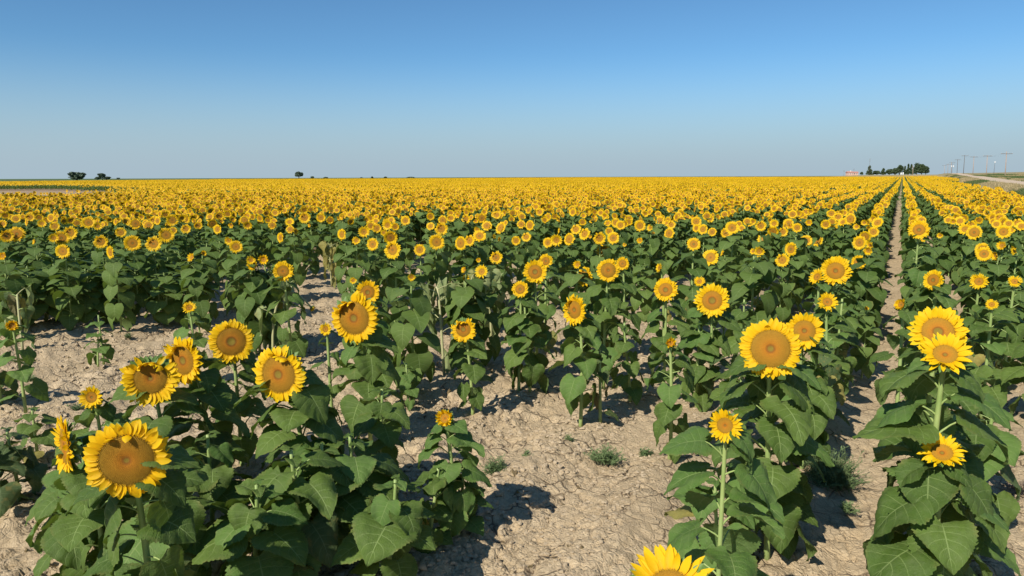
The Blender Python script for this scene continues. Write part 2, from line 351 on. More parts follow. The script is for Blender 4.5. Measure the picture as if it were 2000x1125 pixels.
# ------------------------------------------------------------------ sunflower pieces
MARG = np.array([(.10, -.06), (.24, -.13), (.38, -.10), (.475, .03), (.50, .17), (.46, .34), (.37, .53), (.25, .70), (.12, .87), (0.0, 1.0)])
MT = np.array([0, .07, .15, .25, .36, .49, .63, .76, .89, 1.0])
def blade(seed, nu, nv, droop=1.0, fold=.2, wave=.05, wid=1.0, pitch=-.3, serr=.075, quilt=.017, side=0.0):
    """heart-shaped blade of length 1 from the origin along +Y"""
    r = random.Random(seed); t = np.linspace(0, 1, nu + 1); t = t ** .9
    mx = np.interp(t, MT, MARG[:, 0]) * wid; my = np.interp(t, MT, MARG[:, 1])
    if serr: 
        saw = (np.arange(nu + 1) % 2) * serr; mx = mx * (1 + saw * 1.6) - saw * .35 * (mx > .05)
    s = np.linspace(-1, 1, 2 * nv + 1); S, T = np.meshgrid(s, t)
    MX = mx[:, None] * S; aS = np.abs(S) ** 1.1
    MY = (t[:, None] ** 1.15) * (1 - aS) + my[:, None] * aS
    ph = r.uniform(0, 6); ph2 = r.uniform(0, 6)
    Z = -fold * .0 + fold * np.abs(MX) * (1 - .6 * T) - .55 * fold * MX ** 2 * 2
    Z = Z + wave * np.sin(T * 9 + ph + np.sign(S) * 1.1) * S ** 2 * (1 - T * .4) + .4 * wave * np.sin(MX * 12 + ph2) * T
    Z = Z + wave * .35 * np.sin(MX * 9 + T * 5 + ph) * np.abs(S) + .022 * np.sin(MX * 23 + ph) * np.sin(T * 19 + ph2) * np.abs(S) * (wave > 0)
    Z = Z + quilt * np.abs(np.sin(math.pi * (6.5 * T ** .85 - 1.7 * np.abs(S)))) * 4 * np.abs(S) * (1 - np.abs(S)) 
    # bend along the midrib
    yy = MY.ravel(); K = droop; a0 = pitch
    def path(y):
        y = np.asarray(y); k = np.maximum(K, 1e-3)
        cy = (np.sin(a0) - np.sin(a0 - k * y)) / k; cz = (-np.cos(a0) + np.cos(a0 - k * y)) / k
        return cy, cz, a0 - k * y
    cy, cz, th = path(yy); z = Z.ravel(); x = MX.ravel() + side * yy ** 2
    V = np.stack([x, cy - z * np.sin(th), cz + z * np.cos(th)], -1)
    # cz sign: angle measured upwards from horizontal
    nc = 2 * nv + 1
    F = [(i * nc + j, i * nc + j + 1, (i + 1) * nc + j + 1, (i + 1) * nc + j) for i in range(nu) for j in range(nc - 1)]
    UV = np.stack([T.ravel(), S.ravel()], -1); return V, F, UV
def leaf_geo(g, seed, nu=36, nv=6, pet=.5, rise=.7, mat=0, smat=1, **kw):
    """petiole from the stem then the blade; +Y outwards"""
    r = random.Random(seed * 3 + 1)
    p1 = np.array([0, pet * math.cos(rise), pet * math.sin(rise)])
    pts = bez((0, 0, 0), p1 * .4 + np.array([0, -.02, .05]), p1 * .8 + np.array([0, 0, .05]), p1, 5 if nu > 10 else 3)
    tube(g, pts, np.linspace(.022, .014, len(pts)), 5 if nu > 10 else 3, smat, False)
    V, F, UV = blade(seed, nu, nv, **kw); g.add(V + p1, F, mat, UV)
def leaf_kw(r, kind):
    if kind == 'up': return dict(pet=r.uniform(.25, .4), rise=r.uniform(.7, 1.0), droop=r.uniform(.5, 1.0), pitch=r.uniform(.05, .4), fold=.35, wid=.85)
    if kind == 'flat': return dict(pet=r.uniform(.4, .6), rise=r.uniform(.5, .8), droop=r.uniform(.6, 1.2), pitch=r.uniform(-.35, .0), fold=r.uniform(.1, .3), wid=r.uniform(1.0, 1.22))
    if kind == 'hang': return dict(pet=r.uniform(.45, .65), rise=r.uniform(.3, .6), droop=r.uniform(.5, 1.0), pitch=r.uniform(-1.2, -.7), fold=r.uniform(.05, .25), wid=r.uniform(.98, 1.22))
    return dict(pet=r.uniform(.45, .75), rise=r.uniform(.1, .7), droop=r.uniform(.1, .4), pitch=r.uniform(-1.6, -1.35), fold=1.0, wid=r.uniform(.42, .66), wave=.14)
LEAVES = {}
for kind, nvar in (('up', 4), ('flat', 10), ('hang', 9), ('wilt', 5)):
    for i in range(nvar):
        r = random.Random(hash(kind) % 1 + i * 17 + len(kind)); g = G()
        kw = leaf_kw(r, kind); kw.setdefault('wave', r.uniform(.045, .10))
        leaf_geo(g, i + 40 * len(kind), side=r.uniform(-.12, .12), **kw)
        LEAVES.setdefault((kind, 'g'), []).append(g.mesh('leaf', [M_LEAFN, M_STEM]))
        for key, mm in (('y', M_LEAFY), ('p', M_LEAFP), ('d', M_LEAFD), ('b', M_DRY), ('w', M_LEAFW)):
            me = LEAVES[(kind, 'g')][-1].copy(); me.materials[0] = mm
            if key in 'dbw': me.materials[1] = M_STEMD
            LEAVES.setdefault((kind, key), []).append(me)

def petal(g, ang, r0, L, Wd, elev, curl, twist, bend, z0, nl=6, nw=2):
    s = np.linspace(0, 1, nl + 1); w = Wd * (np.sin(math.pi * np.clip(s, .02, 1) ** .92) ** .6) * .5 + Wd * .15 * (1 - s)
    th = elev + curl * s; ds = L / nl
    rr = r0 + np.concatenate([[0], np.cumsum(np.cos(th[:-1]) * ds)]); zz = z0 + np.concatenate([[0], np.cumsum(np.sin(th[:-1]) * ds)])
    V = []; UV = []
    for i in range(nl + 1):
        tw = twist * s[i]; off = bend * L * s[i] ** 2
        for j in range(nw + 1):
            a = (j / nw - .5) * 2; x = a * w[i]; dz = abs(a) * w[i] * .42
            X = x * math.cos(tw) - dz * math.sin(tw) + off; Zl = x * math.sin(tw) + dz * math.cos(tw)
            pr = rr[i] - Zl * math.sin(th[i]); pz = zz[i] + Zl * math.cos(th[i])
            V.append((pr * math.cos(ang) - X * math.sin(ang), pr * math.sin(ang) + X * math.cos(ang), pz)); UV.append((s[i], a))
    nc = nw + 1
    g.add(V, [(i * nc + j, i * nc + j + 1, (i + 1) * nc + j + 1, (i + 1) * nc + j) for i in range(nl) for j in range(nw)], 0, UV)
def head_geo(seed, style='open', hi=True, flop=None):
    """unit radius head, facing +Z, up is +Y; returns back, disc, petals"""
    r = random.Random(seed); rd = {'open': .58, 'big': .655, 'young': .46, 'ruffled': .45, 'bud': .35}[style]
    dome = {'open': .05, 'big': .08, 'young': .0, 'ruffled': -.02, 'bud': -.05}[style]
    pg, dg, bgm = G(), G(), G()
    np_ = {'open': 27, 'big': 31, 'young': 20, 'ruffled': 17, 'bud': 12}[style]
    if not hi: np_ = int(np_ * .75)
    for lay in range(2):
        for k in range(np_):
            a = 2 * math.pi * (k + .5 * lay + r.uniform(-.25, .25)) / np_
            L = (1.0 - rd * .93) * r.uniform(.82, 1.14) * (1.05 if lay == 0 else .95); Wd = 2 * math.pi * rd / np_ * r.uniform(1.05, 1.5) * (1.0 if style != 'young' else .9)
            el = {'open': .12, 'big': .0, 'young': .35, 'ruffled': .6, 'bud': .95}[style] + lay * .16 + r.gauss(0, .10)
            cu = {'open': -.1, 'big': -.25, 'young': -.1, 'ruffled': .5, 'bud': .3}[style] + r.gauss(0, .28)
            tw = r.gauss(0, .22 if style in ('open', 'big', 'young') else .8)
            if flop and abs((a - flop[0] + math.pi) % (2 * math.pi) - math.pi) < flop[1] and r.random() < flop[2]:
                el = r.uniform(.7, 1.3); cu = r.uniform(.8, 1.8); L *= r.uniform(.8, 1.0)
            elif r.random() < .13: cu += r.choice((-1.0, 1.1)); tw *= 3; L *= r.uniform(.7, 1.0)
            petal(pg, a, rd * .93, L, Wd, el, cu, tw, r.gauss(0, .07), -.02 + lay * .03, 6 if hi else 2, 2 if hi else 1)
    def prof(x): return dome * (1 - x ** 2) - .045 * math.exp(-(x / .22) ** 2) + (.03 if style in ('big', 'open') else .05) * x ** 4
    nr, ns = (7, 30) if hi else (3, 10); V = [(0, 0, prof(0))]; UV = [(0, .5)]; F = []
    for i in range(1, nr + 1):
        for k in range(ns):
            x = i / nr; a = 2 * math.pi * k / ns; V.append((rd * x * math.cos(a), rd * x * math.sin(a), prof(x) - (.03 if hi else 0) * (i == nr))); UV.append((x, .5))
    F += [(0, 1 + k, 1 + (k + 1) % ns) for k in range(ns)]
    F += [(1 + (i - 1) * ns + k, 1 + i * ns + k, 1 + i * ns + (k + 1) % ns, 1 + (i - 1) * ns + (k + 1) % ns) for i in range(1, nr) for k in range(ns)]
    dg.add(V, F, 0, UV)
    if hi:
        NF = 950; V = []; F = []; UV = []; sp = rd * math.sqrt(math.pi / NF)
        for i in range(NF):
            x = math.sqrt((i + .5) / NF); a = i * 2.399963; z = prof(x); c = np.array([rd * x * math.cos(a), rd * x * math.sin(a), z - .01])
            hh = sp * ((.35 if x < .22 else .75 if x < .55 else 1.05) * r.uniform(.6, 1.3)); wq = sp * .42; o = len(V)
            for k in range(3):
                b = a + 2.094 * k; V.append(c + np.array([wq * math.cos(b), wq * math.sin(b), 0])); UV.append((x, .3))
            V.append(c + np.array([hh * .25 * math.cos(a) * x, hh * .25 * math.sin(a) * x, hh + .012])); UV.append((x, .9))
            F += [(o, o + 1, o + 3), (o + 1, o + 2, o + 3), (o + 2, o, o + 3)]
        dg.add(V, F, 0, UV)
    ns = 14 if hi else 7; prf = [(rd * 1.0, -.01), (rd * .98, -.10), (rd * .75, -.19), (rd * .35, -.25), (.10, -.34)] if hi else [(rd, -.01), (rd * .8, -.18), (.1, -.32)]
    V = [(p[0] * math.cos(2 * math.pi * k / ns), p[0] * math.sin(2 * math.pi * k / ns), p[1]) for p in prf for k in range(ns)]
    F = [(i * ns + k, (i + 1) * ns + k, (i + 1) * ns + (k + 1) % ns, i * ns + (k + 1) % ns) for i in range(len(prf) - 1) for k in range(ns)]
    bgm.add(V, F, 0)
    nb = 18 if hi else 7
    for lay in range(2 if hi else 1):
        for k in range(nb):
            a = 2 * math.pi * (k + .5 * lay + r.uniform(-.2, .2)) / nb
            if style in ('open', 'big'): el, L = r.uniform(-.5, .35), r.uniform(.28, .42)
            elif style == 'bud': el, L = r.uniform(.5, 1.2), r.uniform(.45, .75)
            else: el, L = r.uniform(-.1, .7), r.uniform(.36, .55)
            petal(bgm, a, rd * .92, L, .17, el, r.uniform(-.6, .4), r.gauss(0, .2), 0, -.08 - .04 * lay, 3 if hi else 1, 2 if hi else 1)
    return bgm, dg, pg
HEADS = {}
def head_meshes(style, var, flop=None):
    key = (style, var, flop)
    if key not in HEADS:
        b, d, p = head_geo(hash((len(style), var)) % 9999 if False else var * 31 + len(style), style, True, flop)
        HEADS[key] = (b.mesh('flower_head', [M_BRACT]), d.mesh('disc', [M_DISC]), p.mesh('petals', [M_PETAL]))
    return HEADS[key]

def face_dir(p, yaw, pitch):
    """normal that looks at the camera turned yaw degrees to the picture's right and pitch degrees up"""
    d = -np.array([p[0], p[1], 0.0]); a = math.atan2(d[1], d[0]) + math.radians(yaw); e = math.radians(pitch)
    return np.array([math.cos(a) * math.cos(e), math.sin(a) * math.cos(e), math.sin(e)])

FACES = []
def clear(p, t_own=None):
    x, y, t = px(p)
    for fx, fy, fr, ft in FACES:
        if t < ft + .025 and math.hypot(x - fx, y - fy) < fr: return False
    return True
def plant(base, head, R, nrm, style='open', nleaf=13, lsize=.2, seed=1, label='', group='sunflower plants at the thin edge of the field', tone='g', flop=None, low=.12, top=.93, var=None, stemr=1.0, lscale_top=.6, toneto=None, roll=None):
    """hero sunflower: stem, every leaf and the flower head as parts"""
    r = random.Random(seed); base = np.asarray(base, float); bz = float(terrain(base[0], base[1])) + (.03 if base[1] < 14 else 0)
    root = empty('sunflower', (base[0], base[1], bz)); tag(root, label, 'sunflower', group)
    o0 = np.array([base[0], base[1], bz])
    if head is not None:
        hp = np.asarray(head, float) - o0; nv = norm(nrm); att = hp - nv * R * .3
        hgt = att[2]; neck = att - nv * R * .5 - np.array([0, 0, .04])
        p1 = np.array([att[0] * .1 + r.uniform(-.02, .02), att[1] * .1 + r.uniform(-.02, .02), hgt * .4])
        pts = bez((0, 0, -.03), p1, np.array([neck[0], neck[1], max(neck[2] - .05, hgt * .6)]), att, 16)
    else:
        hgt = nrm; lean = np.array([r.uniform(-.05, .05), r.uniform(-.05, .05), 0])
        pts = bez((0, 0, -.03), (0, 0, hgt * .4), lean + np.array([0, 0, hgt * .7]), lean + np.array([0, 0, hgt]), 12)
    n = len(pts); rb = .0160 * stemr * (.6 + .4 * min(1, hgt))
    g = G(); tube(g, pts, [rb * (1.0 - .42 * (i / (n - 1)) ** .8) for i in range(n)], 8)
    obj('stem', g.mesh('stem', [M_STEM]), root)
    pts = np.array(pts)
    def sp(f):
        x = f * (n - 1); i = min(int(x), n - 2); return pts[i] + (pts[i + 1] - pts[i]) * (x - i)
    az = r.uniform(0, 6.28); nleaf = int(nleaf * ((1.22 if base[1] < 3.3 else 1.3) if head is None else 1.5) + .5)
    if head is not None: top = min(top, .90); fa = math.atan2(nv[1], nv[0]) - math.pi / 2
    for i in range(nleaf):
        f = low + (top - low) * (i / max(1, nleaf - 1)) ** .92; az += 2.4 + r.uniform(-.35, .35)
        kind = 'up' if f > .86 else ('flat' if f > .33 or r.random() < .4 else 'hang')
        if head is not None and f > .62:              # upper leaves stand beside and behind the face, not before it
            dz_ = (az - fa + math.pi) % (2 * math.pi) - math.pi
            if abs(dz_) < 1.15: az += (1.3 - abs(dz_)) * (1 if dz_ >= 0 else -1)
            if f > .75: kind = 'flat'
        if r.random() < .15 and kind == 'flat': kind = 'hang'
        sz = lsize * (.90 if base[1] < 3.3 else .78) * (.75 + .6 * math.sin(math.pi * min(1, f * .75 + .2))) * r.uniform(.78, 1.12)
        if f > .75: sz *= 1 - (1 - lscale_top) * (f - .75) / .2
        tn = tone
        if toneto and f < toneto[1] and r.random() < .7: tn = toneto[0]
        elif tone == 'g' and r.random() < .10 and f < .4: tn = 'p'
        elif tone == 'g' and r.random() < .22: tn = 'y'
        elif tone == 'g' and f < .22 and r.random() < .15: tn = 'd'
        if tn == 'b': kind = 'wilt'
        ms = LEAVES[(kind, tn)]; me = ms[r.randrange(len(ms))]
        p = sp(f); ok = False
        for tr in range(14):
            d_ = np.array([-math.sin(az), math.cos(az), 0]); w_ = o0 + p
            drop = -.55 if kind == 'hang' else -.15
            if all(clear(w_ + sz * (d_ * a_ + np.array([0, 0, b_ * drop + .25]) + c_ * np.array([d_[1], -d_[0], 0]))) for a_, b_, c_ in ((.5, .3, 0), (.8, .8, .35), (.8, .8, -.35), (1.15, 1.4, 0), (1.4, 1.0, 0), (1.1, .4, .2), (1.1, .4, -.2))): ok = True; break
            az += .45
        if not ok: continue
        if px(o0 + p)[2] < 2.5: sz = min(sz, .105 + .05 * max(0, px(o0 + p)[2] - 1.2))
        M = Matrix.Translation(p) @ Matrix.Rotation(az, 4, 'Z') @ Matrix.Rotation(r.uniform(-.22, .22), 4, 'Y') @ Matrix.Rotation(r.uniform(-.2, .2), 4, 'X')
        lf = obj('leaf', me, root, M @ Matrix.Diagonal((sz * r.uniform(.9, 1.1), sz, sz, 1)))
        if tn in 'd': lf['label'] = 'yellowed drying leaf'
        elif tn == 'b': lf['label'] = 'brown withered leaf'
    if head is not None:
        b, d, p = head_meshes(style, r.randrange(3) if var is None else var, flop)
        rl = r.uniform(-.5, .5) if (roll is None and not flop) else (roll or 0)
        M = frame(nv, (0, 0, 1), hp) @ Matrix.Rotation(rl, 4, 'Z') @ Matrix.Diagonal((R, R, R, 1))
        hb = obj('flower_head', b, root, M); obj('disc', d, hb); obj('petals', p, hb)
    return root

TOPF = (math.pi / 2, .6, .5)
BARE = 'sunflower plants at the thin edge of the field'
#  label, head x, head y, width px, row (k, float) , yaw, pitch, style, leaves, leaf size, extras
HERO = [
 ('largest lower-left sunflower with a broad orange-brown disc, petals folded over its top', 248, 898, 157, 3.25, -16, 2, 'big', 15, .20, dict(flop=TOPF, var=0)),
 ('sunflower seen edge-on facing left, behind the largest lower-left bloom', 128, 872, 118, 4.3, -80, 2, 'open', 12, .17, dict(var=1)),
 ('small left-facing sunflower above the edge-on bloom near the left side', 179, 776, 46, 5.6, -28, 12, 'young', 8, .13, {}),
 ('ragged sunflower with petals hanging over its dark disc, left of the tilted bloom', 294, 739, 106, 4.8, -10, 10, 'open', 12, .18, dict(flop=(math.pi / 2, 1.1, .7), var=2)),
 ('sunflower turned half left with a narrow disc and shaggy left petals', 358, 704, 98, 4.9, -48, 2, 'open', 13, .18, dict(flop=(2.2, .8, .6), var=1)),
 ('round full-faced sunflower on a pale stem left of the oval bloom', 452, 667, 84, 5.0, -6, 8, 'big', 11, .16, dict(var=1)),
 ('oval sunflower turned left on a tall thick stem with orange disc', 545, 731, 112, 3.8, -34, 4, 'big', 17, .20, dict(flop=(1.3, .5, .6), var=2)),
 ('heavy nodding sunflower with dark-shadowed disc under a smaller bloom', 692, 621, 100, 4.5, -30, 2, 'big', 15, .20, dict(flop=(2.2, .6, .8), var=0)),
 ('round sunflower directly above the heavy nodding bloom', 718, 571, 48, 5.3, -8, 10, 'open', 12, .17, {}),
 ('tiny half-open sunflower at the left edge of the nodding bloom', 636, 643, 26, 5.0, -24, 15, 'young', 6, .11, {}),
 ('small lone sunflower on a short stem above the ragged tilted blooms', 370, 601, 26, 7.6, -10, 35, 'young', 7, .14, {}),
 ('sunflower with petals folded over its disc on a short plant on bare soil', 905, 643, 52, 4.1, -18, 5, 'open', 11, .14, dict(flop=(2.0, .8, .7), var=0)),
 ('sunflower low left of the big round bloom, half hidden by leaves', 1016, 565, 33, 4.0, -12, 15, 'open', 9, .17, {}),
 ('big round sunflower with green-centred disc in the middle rows', 1045, 531, 48, 4.1, -2, 14, 'open', 13, .2, dict(var=0)),
 ('sunflower peeking out right behind the big round middle bloom', 1066, 510, 28, 4.6, -10, 10, 'open', 9, .18, {}),
 ('sunflower turned left with a dark folded disc beside the round pair', 1141, 540, 38, 4.0, -34, 6, 'open', 12, .19, dict(flop=(2.6, .8, .6), var=1)),
 ('left-turned sunflower with dark shaded disc on the tall bare-based plant', 1122, 605, 60, 3.0, -42, 4, 'open', 14, .19, dict(flop=(2.7, .7, .7), var=2, low=.16)),
 ('round sunflower with yellow-green disc standing beside a smaller one', 1188, 528, 45, 3.2, 2, 12, 'big', 12, .2, dict(var=2)),
 ('smaller sunflower tucked right behind the yellow-green disc bloom', 1216, 515, 27, 3.6, -14, 10, 'open', 9, .18, {}),
 ('sunflower on a pale bare stem in front of the bare patch', 1300, 566, 47, 2.55, -4, 18, 'open', 12, .17, dict(var=1)),
 ('large round sunflower with smooth brown disc, second from the biggest bloom', 1391, 587, 66, 2.0, -2, 14, 'open', 14, .19, dict(var=2)),
 ('biggest sunflower of all, flat full face with wide brown disc', 1505, 681, 115, 1.0, 2, 12, 'big', 18, .215, dict(var=1, roll=.2)),
 ('large sunflower touching the biggest bloom from behind on its right', 1571, 646, 72, 1.0, 6, 16, 'open', 15, .2, dict(var=0)),
 ('spiky young sunflower on a light green plant below the biggest bloom', 1416, 831, 66, .92, -8, 16, 'young', 16, .145, dict(tone='y', var=1, stemr=.62, toneto=('d', .3))),
 ('tiny half-open flower on a low leafy plant left of the biggest bloom', 1310, 671, 30, 2.0, 0, 30, 'bud', 12, .17, dict(var=0)),
 ('small spiky sunflower between the rows above the large pair', 1616, 590, 38, .95, 10, 25, 'young', 10, .17, {}),
 ('wide-faced sunflower right of centre leaning over its neighbour', 1632, 529, 58, 1.0, 4, 14, 'open', 14, .2, dict(var=1)),
 ('sunflower half hidden left of the wide-faced bloom', 1596, 541, 32, 1.15, -40, 22, 'young', 9, .17, {}),
 ('small round sunflower at the edge of the narrow bare furrow', 1677, 512, 28, .9, -6, 12, 'open', 10, .17, {}),
 ('tiny back-turned flower on a bare stalk in the middle rows', 1288, 523, 20, 3.1, -60, 15, 'young', 6, .15, {}),
 ('small bright sunflower above the large round smooth-disc bloom', 1366, 550, 22, 2.4, -10, 30, 'young', 8, .16, {}),
 ('small sunflower on a short plant at the left margin of bare soil', 24, 636, 26, 8.3, -8, 20, 'ruffled', 8, .15, dict(tone='y')),
 ('round sunflower above the leaning wilted stalks', 553, 530, 40, 7.2, -8, 12, 'open', 11, .18, {}),
 ('ruffled crumpled young sunflower above shaded leaves beside bare soil', 869, 817, 42, 2.9, -20, 30, 'ruffled', 13, .13, dict(tone='y', var=1)),
]
HEROT = [   # the two rows that run away from the camera: placed by distance instead
 ('big upper sunflower of the overlapping pair in the right row', 1832, 648, 100, 3.25, 4, 26, 'open', 14, .19, dict(var=2)),
 ('lower sunflower of the overlapping pair, tilted up with pointed petals', 1846, 692, 92, 2.75, 4, 46, 'young', 13, .20, dict(var=0)),
 ('lowest upturned sunflower of the right row on a thick pale stem', 1840, 884, 80, 2.75, 0, 52, 'young', 11, .19, dict(var=2, stemr=1.25)),
 ('pair-headed sunflower facing left behind the overlapping pair', 1823, 547, 40, 5.6, -30, 10, 'open', 12, .19, {}),
 ('ruffled side-on small sunflower beside the bare furrow', 1760, 595, 28, 4.7, -40, 20, 'ruffled', 9, .16, {}),
 ('round sunflower standing clear above leaves near the furrow top', 1795, 449, 38, 8.0, 0, 14, 'open', 12, .19, {}),
 ('small pointed-petal sunflower in the far right row above bare twigs', 1912, 550, 33, 6.3, -6, 15, 'young', 11, .19, {}),
 ('tiny half-open sunflower in the far right row', 1937, 595, 23, 5.3, -10, 30, 'young', 9, .18, {}),
 ('tiny sunflower at the right edge beyond the twigs', 1982, 550, 25, 6.0, 4, 30, 'young', 10, .19, {}),
 ('huge nearest sunflower cut off by the bottom edge, petals pointing up', 1310, 1150, 180, 1.62, 0, 66, 'young', 9, .13, dict(var=1, tone='y')),
]
USED = []
for (lb, x, y, dpx, k, *_r) in HERO: FACES.append((x, y, dpx * .5, on_row(x, y, ROWX(k))[1]))
for (lb, x, y, dpx, t, *_r) in HEROT: FACES.append((x, y, dpx * .46, t))
for i, (lb, x, y, dpx, k, yaw, pitch, sty, nl, ls, kw) in enumerate(HERO):
    p, t = on_row(x, y, ROWX(k)); R = dpx * t / FPX / 2
    nv = face_dir(p, yaw, pitch)
    bx = p[0] + RS.uniform(-.04, .04) - nv[0] * .05; by = p[1] - nv[1] * R * 1.1 + RS.uniform(-.03, .03)
    plant((bx, by), p, R * 1.03, nv, sty, nl, ls, 100 + i, lb, BARE, **kw); USED.append((bx, by))
for i, (lb, x, y, dpx, t, yaw, pitch, sty, nl, ls, kw) in enumerate(HEROT):
    p = at(x, y, t); R = dpx * t / FPX / 2; nv = face_dir(p, yaw, pitch)
    bx = p[0] - nv[0] * R * 1.0; by = p[1] - nv[1] * R * 1.0
    plant((bx, by), p, R * 1.03, nv, sty, nl, ls, 200 + i, lb, BARE, **kw); USED.append((bx, by))
# leafy plants without an open bloom: label, base pixel, height, leaves, leaf size, tone
LEAFY = [
 ('spindly young plant with a few pale leaves alone on the bare soil', 203, 712, .48, 7, .12, 'y', {}),
 ('second spindly seedling left of the taller young plant', 192, 716, .26, 5, .12, 'y', {}),
 ('bushy green plant with closed bud between the nodding and crumpled blooms', 740, 965, .62, 13, .15, 'g', {}),
 ('low light green weed-like plant on bare soil below the nodding bloom', 798, 800, .34, 11, .09, 'y', {}),
 ('low leafy plant at the left edge behind the edge-on bloom', 40, 985, .42, 12, .13, 'p', {}),
 ('pale-leaved low plant at the far left edge in half shade', 5, 1010, .40, 10, .14, 'p', {}),
 ('small green plant above the pale low plants at the left edge', 75, 905, .34, 9, .12, 'g', {}),
 ('small low plant cut by the left edge above the shaded soil', 3, 790, .42, 8, .15, 'p', {}),
 ('thin plant with a shrivelled bud between two leafy middle plants', 1172, 832, .62, 9, .11, 'p', dict(toneto=('b', .5))),
 ('bushy plant with green bud right of the thin shrivelled plant', 1230, 790, .66, 13, .15, 'g', {}),
 ('leafy green plant with no flower behind the tiny half-open flower', 1360, 800, .70, 14, .18, 'g', {}),
 ('drooping plant with yellowed lower leaves beside the bare furrow', 1598, 855, .66, 13, .17, 'p', dict(toneto=('d', .6))),
 ('tall leafy flowerless plant with a green bud beside the furrow', 1628, 770, .80, 14, .18, 'g', {}),
 ('broad leafy plant under the large pair right of the biggest bloom', 1565, 925, .62, 13, .20, 'g', {}),
 ('leafy plant with a closed bud in the right row behind the pair', 1822, 800, .62, 12, .18, 'g', {}),
 ('leafy plant with heart-shaped leaves beside the furrow bend', 1806, 745, .50, 10, .17, 'g', {}),
 ('broad-leaved plant at the foot of the right row', 1870, 1120, .55, 12, .20, 'g', {}),
 ('dark leafy plant in the right row under the tilted blooms', 1848, 1010, .55, 12, .19, 'g', {}),
 ('leafy plant cut by the right edge opposite the overlapping pair', 2010, 830, .66, 13, .19, 'g', {}),
 ('leafy plant at the right edge in front of the twigs', 1975, 745, .62, 12, .19, 'g', {}),
 ('shaded leafy plant between the largest lower-left bloom and the oval one', 420, 1090, .60, 14, .18, 'g', {}),
 ('shaded leafy plant right of the oval bloom stem', 655, 1080, .55, 13, .17, 'g', {}),
 ('dense low plant with pale rounded leaves under the crumpled bloom', 840, 1075, .40, 14, .12, 'g', {}),
 ('leafy plant at the bottom edge left of the oval bloom stem', 500, 1180, .52, 13, .18, 'g', {}),
 ('broad leafy plant at the lower-left corner', 150, 1160, .50, 13, .17, 'g', {}),
 ('shaded bushy plant filling between the oval and crumpled blooms', 700, 1060, .56, 14, .18, 'g', {}),
 ('big-leaved plant right at the foot of the oval bloom', 600, 1130, .60, 14, .20, 'g', {}),
 ('bushy plant at the foot of the largest lower-left bloom', 330, 1190, .62, 14, .20, 'g', {}),
 ('leafy plant left of the largest lower-left bloom stem', 170, 1090, .55, 13, .18, 'g', {}),
 ('low light-leaved plant under the crumpled bloom beside its shadow', 900, 1040, .34, 12, .12, 'y', {}),
 ('leafy plant at the bottom edge between oval bloom and crumpled bloom', 760, 1150, .50, 13, .17, 'g', {}),
 ('broad-leaved plant low in front of the biggest bloom', 1505, 1060, .55, 13, .20, 'g', {}),
 ('ragged pale-leaved plant under the spiky young sunflower', 1400, 1120, .42, 11, .17, 'y', dict(toneto=('d', .4))),
 ('large-leaved plant on the left flank of the right row', 1832, 1100, .60, 13, .20, 'g', {}),
 ('large-leaved plant on the right flank of the right row', 1900, 1010, .62, 13, .20, 'g', {}),
 ('leafy plant between the tilted pair and the furrow', 1838, 900, .64, 13, .19, 'g', {}),
 ('leafy plant right of the overlapping pair of blooms', 1880, 880, .62, 13, .19, 'g', {}),
 ('leafy stand right of the heavy nodding bloom, casting dark shade', 775, 740, .58, 12, .145, 'g', {}),
 ('large-leaved plant left of the tall bare-based plant', 1035, 770, .80, 14, .21, 'g', {}),
 ('leafy plant left of the pale bare stem bloom', 1190, 700, .70, 13, .18, 'g', {}),
 ('leafy plant right of the large smooth-disc bloom', 1450, 740, .72, 13, .18, 'g', {}),
 ('leafy plant between the biggest bloom and the smooth-disc bloom', 1440, 860, .55, 12, .18, 'g', {}),
]
for i, (lb, x, y, hh, nl, ls, tn, kw) in enumerate(LEAFY):
    p = on_ground(x, y); plant((p[0], p[1]), None, 0, hh, 'open', nl, ls, 300 + i, lb, BARE, tone=tn, lscale_top=.45, top=.99, **kw); USED.append((p[0], p[1]))

# wilted plants with hanging leaves
def wilted(x, y, hh, seed, label, bend=.25, tone='d', nl=11, az0=0.0, head=False):
    r = random.Random(seed); p = on_ground(x, y); root = empty('wilted_sunflower', (p[0], p[1], .03)); tag(root, label, 'wilted sunflower', 'wilted sunflowers')
    d = np.array([math.cos(az0), math.sin(az0), 0]) * bend
    d = d + np.array([r.uniform(-.03, .03), r.uniform(-.03, .03), 0]) + norm(d + 1e-6) * .07; pts = np.array(bez((0, 0, -.03), (r.uniform(-.06, .06), r.uniform(-.06, .06), hh * .75), d * .3 + np.array([0, 0, hh * 1.25]), d + np.array([0, 0, hh * .72]), 14))
    g = G(); tube(g, pts, np.linspace(.014, .008, 14), 7); obj('stem', g.mesh('stem', [M_STEMD]), root)
    for i in range(nl):
        f = .15 + .85 * i / (nl - 1); q_ = pts[min(13, int(f * 13))]; ms = LEAVES[('wilt', tone if r.random() < .6 else r.choice('pdbww'))]
        s_ = r.uniform(.19, .27)
        obj('leaf', ms[r.randrange(len(ms))], root, Matrix.Translation(q_) @ Matrix.Rotation(i * 2.4 + r.uniform(-.5, .5), 4, 'Z') @ Matrix.Diagonal((s_, s_, s_, 1)))
    if head:
        b, dd, pp = head_meshes('bud', 1); hb = obj('flower_head', b, root, frame((d[0], d[1], -.3), (0, 0, 1), pts[-1]) @ Matrix.Diagonal((.05, .05, .05, 1))); obj('petals', pp, hb)
    USED.append((p[0], p[1]))
wilted(508, 690, .84, 1, 'pale green wilted plant with leaves hanging straight down, left of the leaning stalk', .03, 'w', 13)
wilted(530, 672, .66, 2, 'yellow-green wilted plant tangled behind the leaning stalk', .05, 'd', 13)
wilted(534, 705, .74, 3, 'snapped sunflower stalk leaning right with a drooping bud', .38, 'w', 5, .35, True)
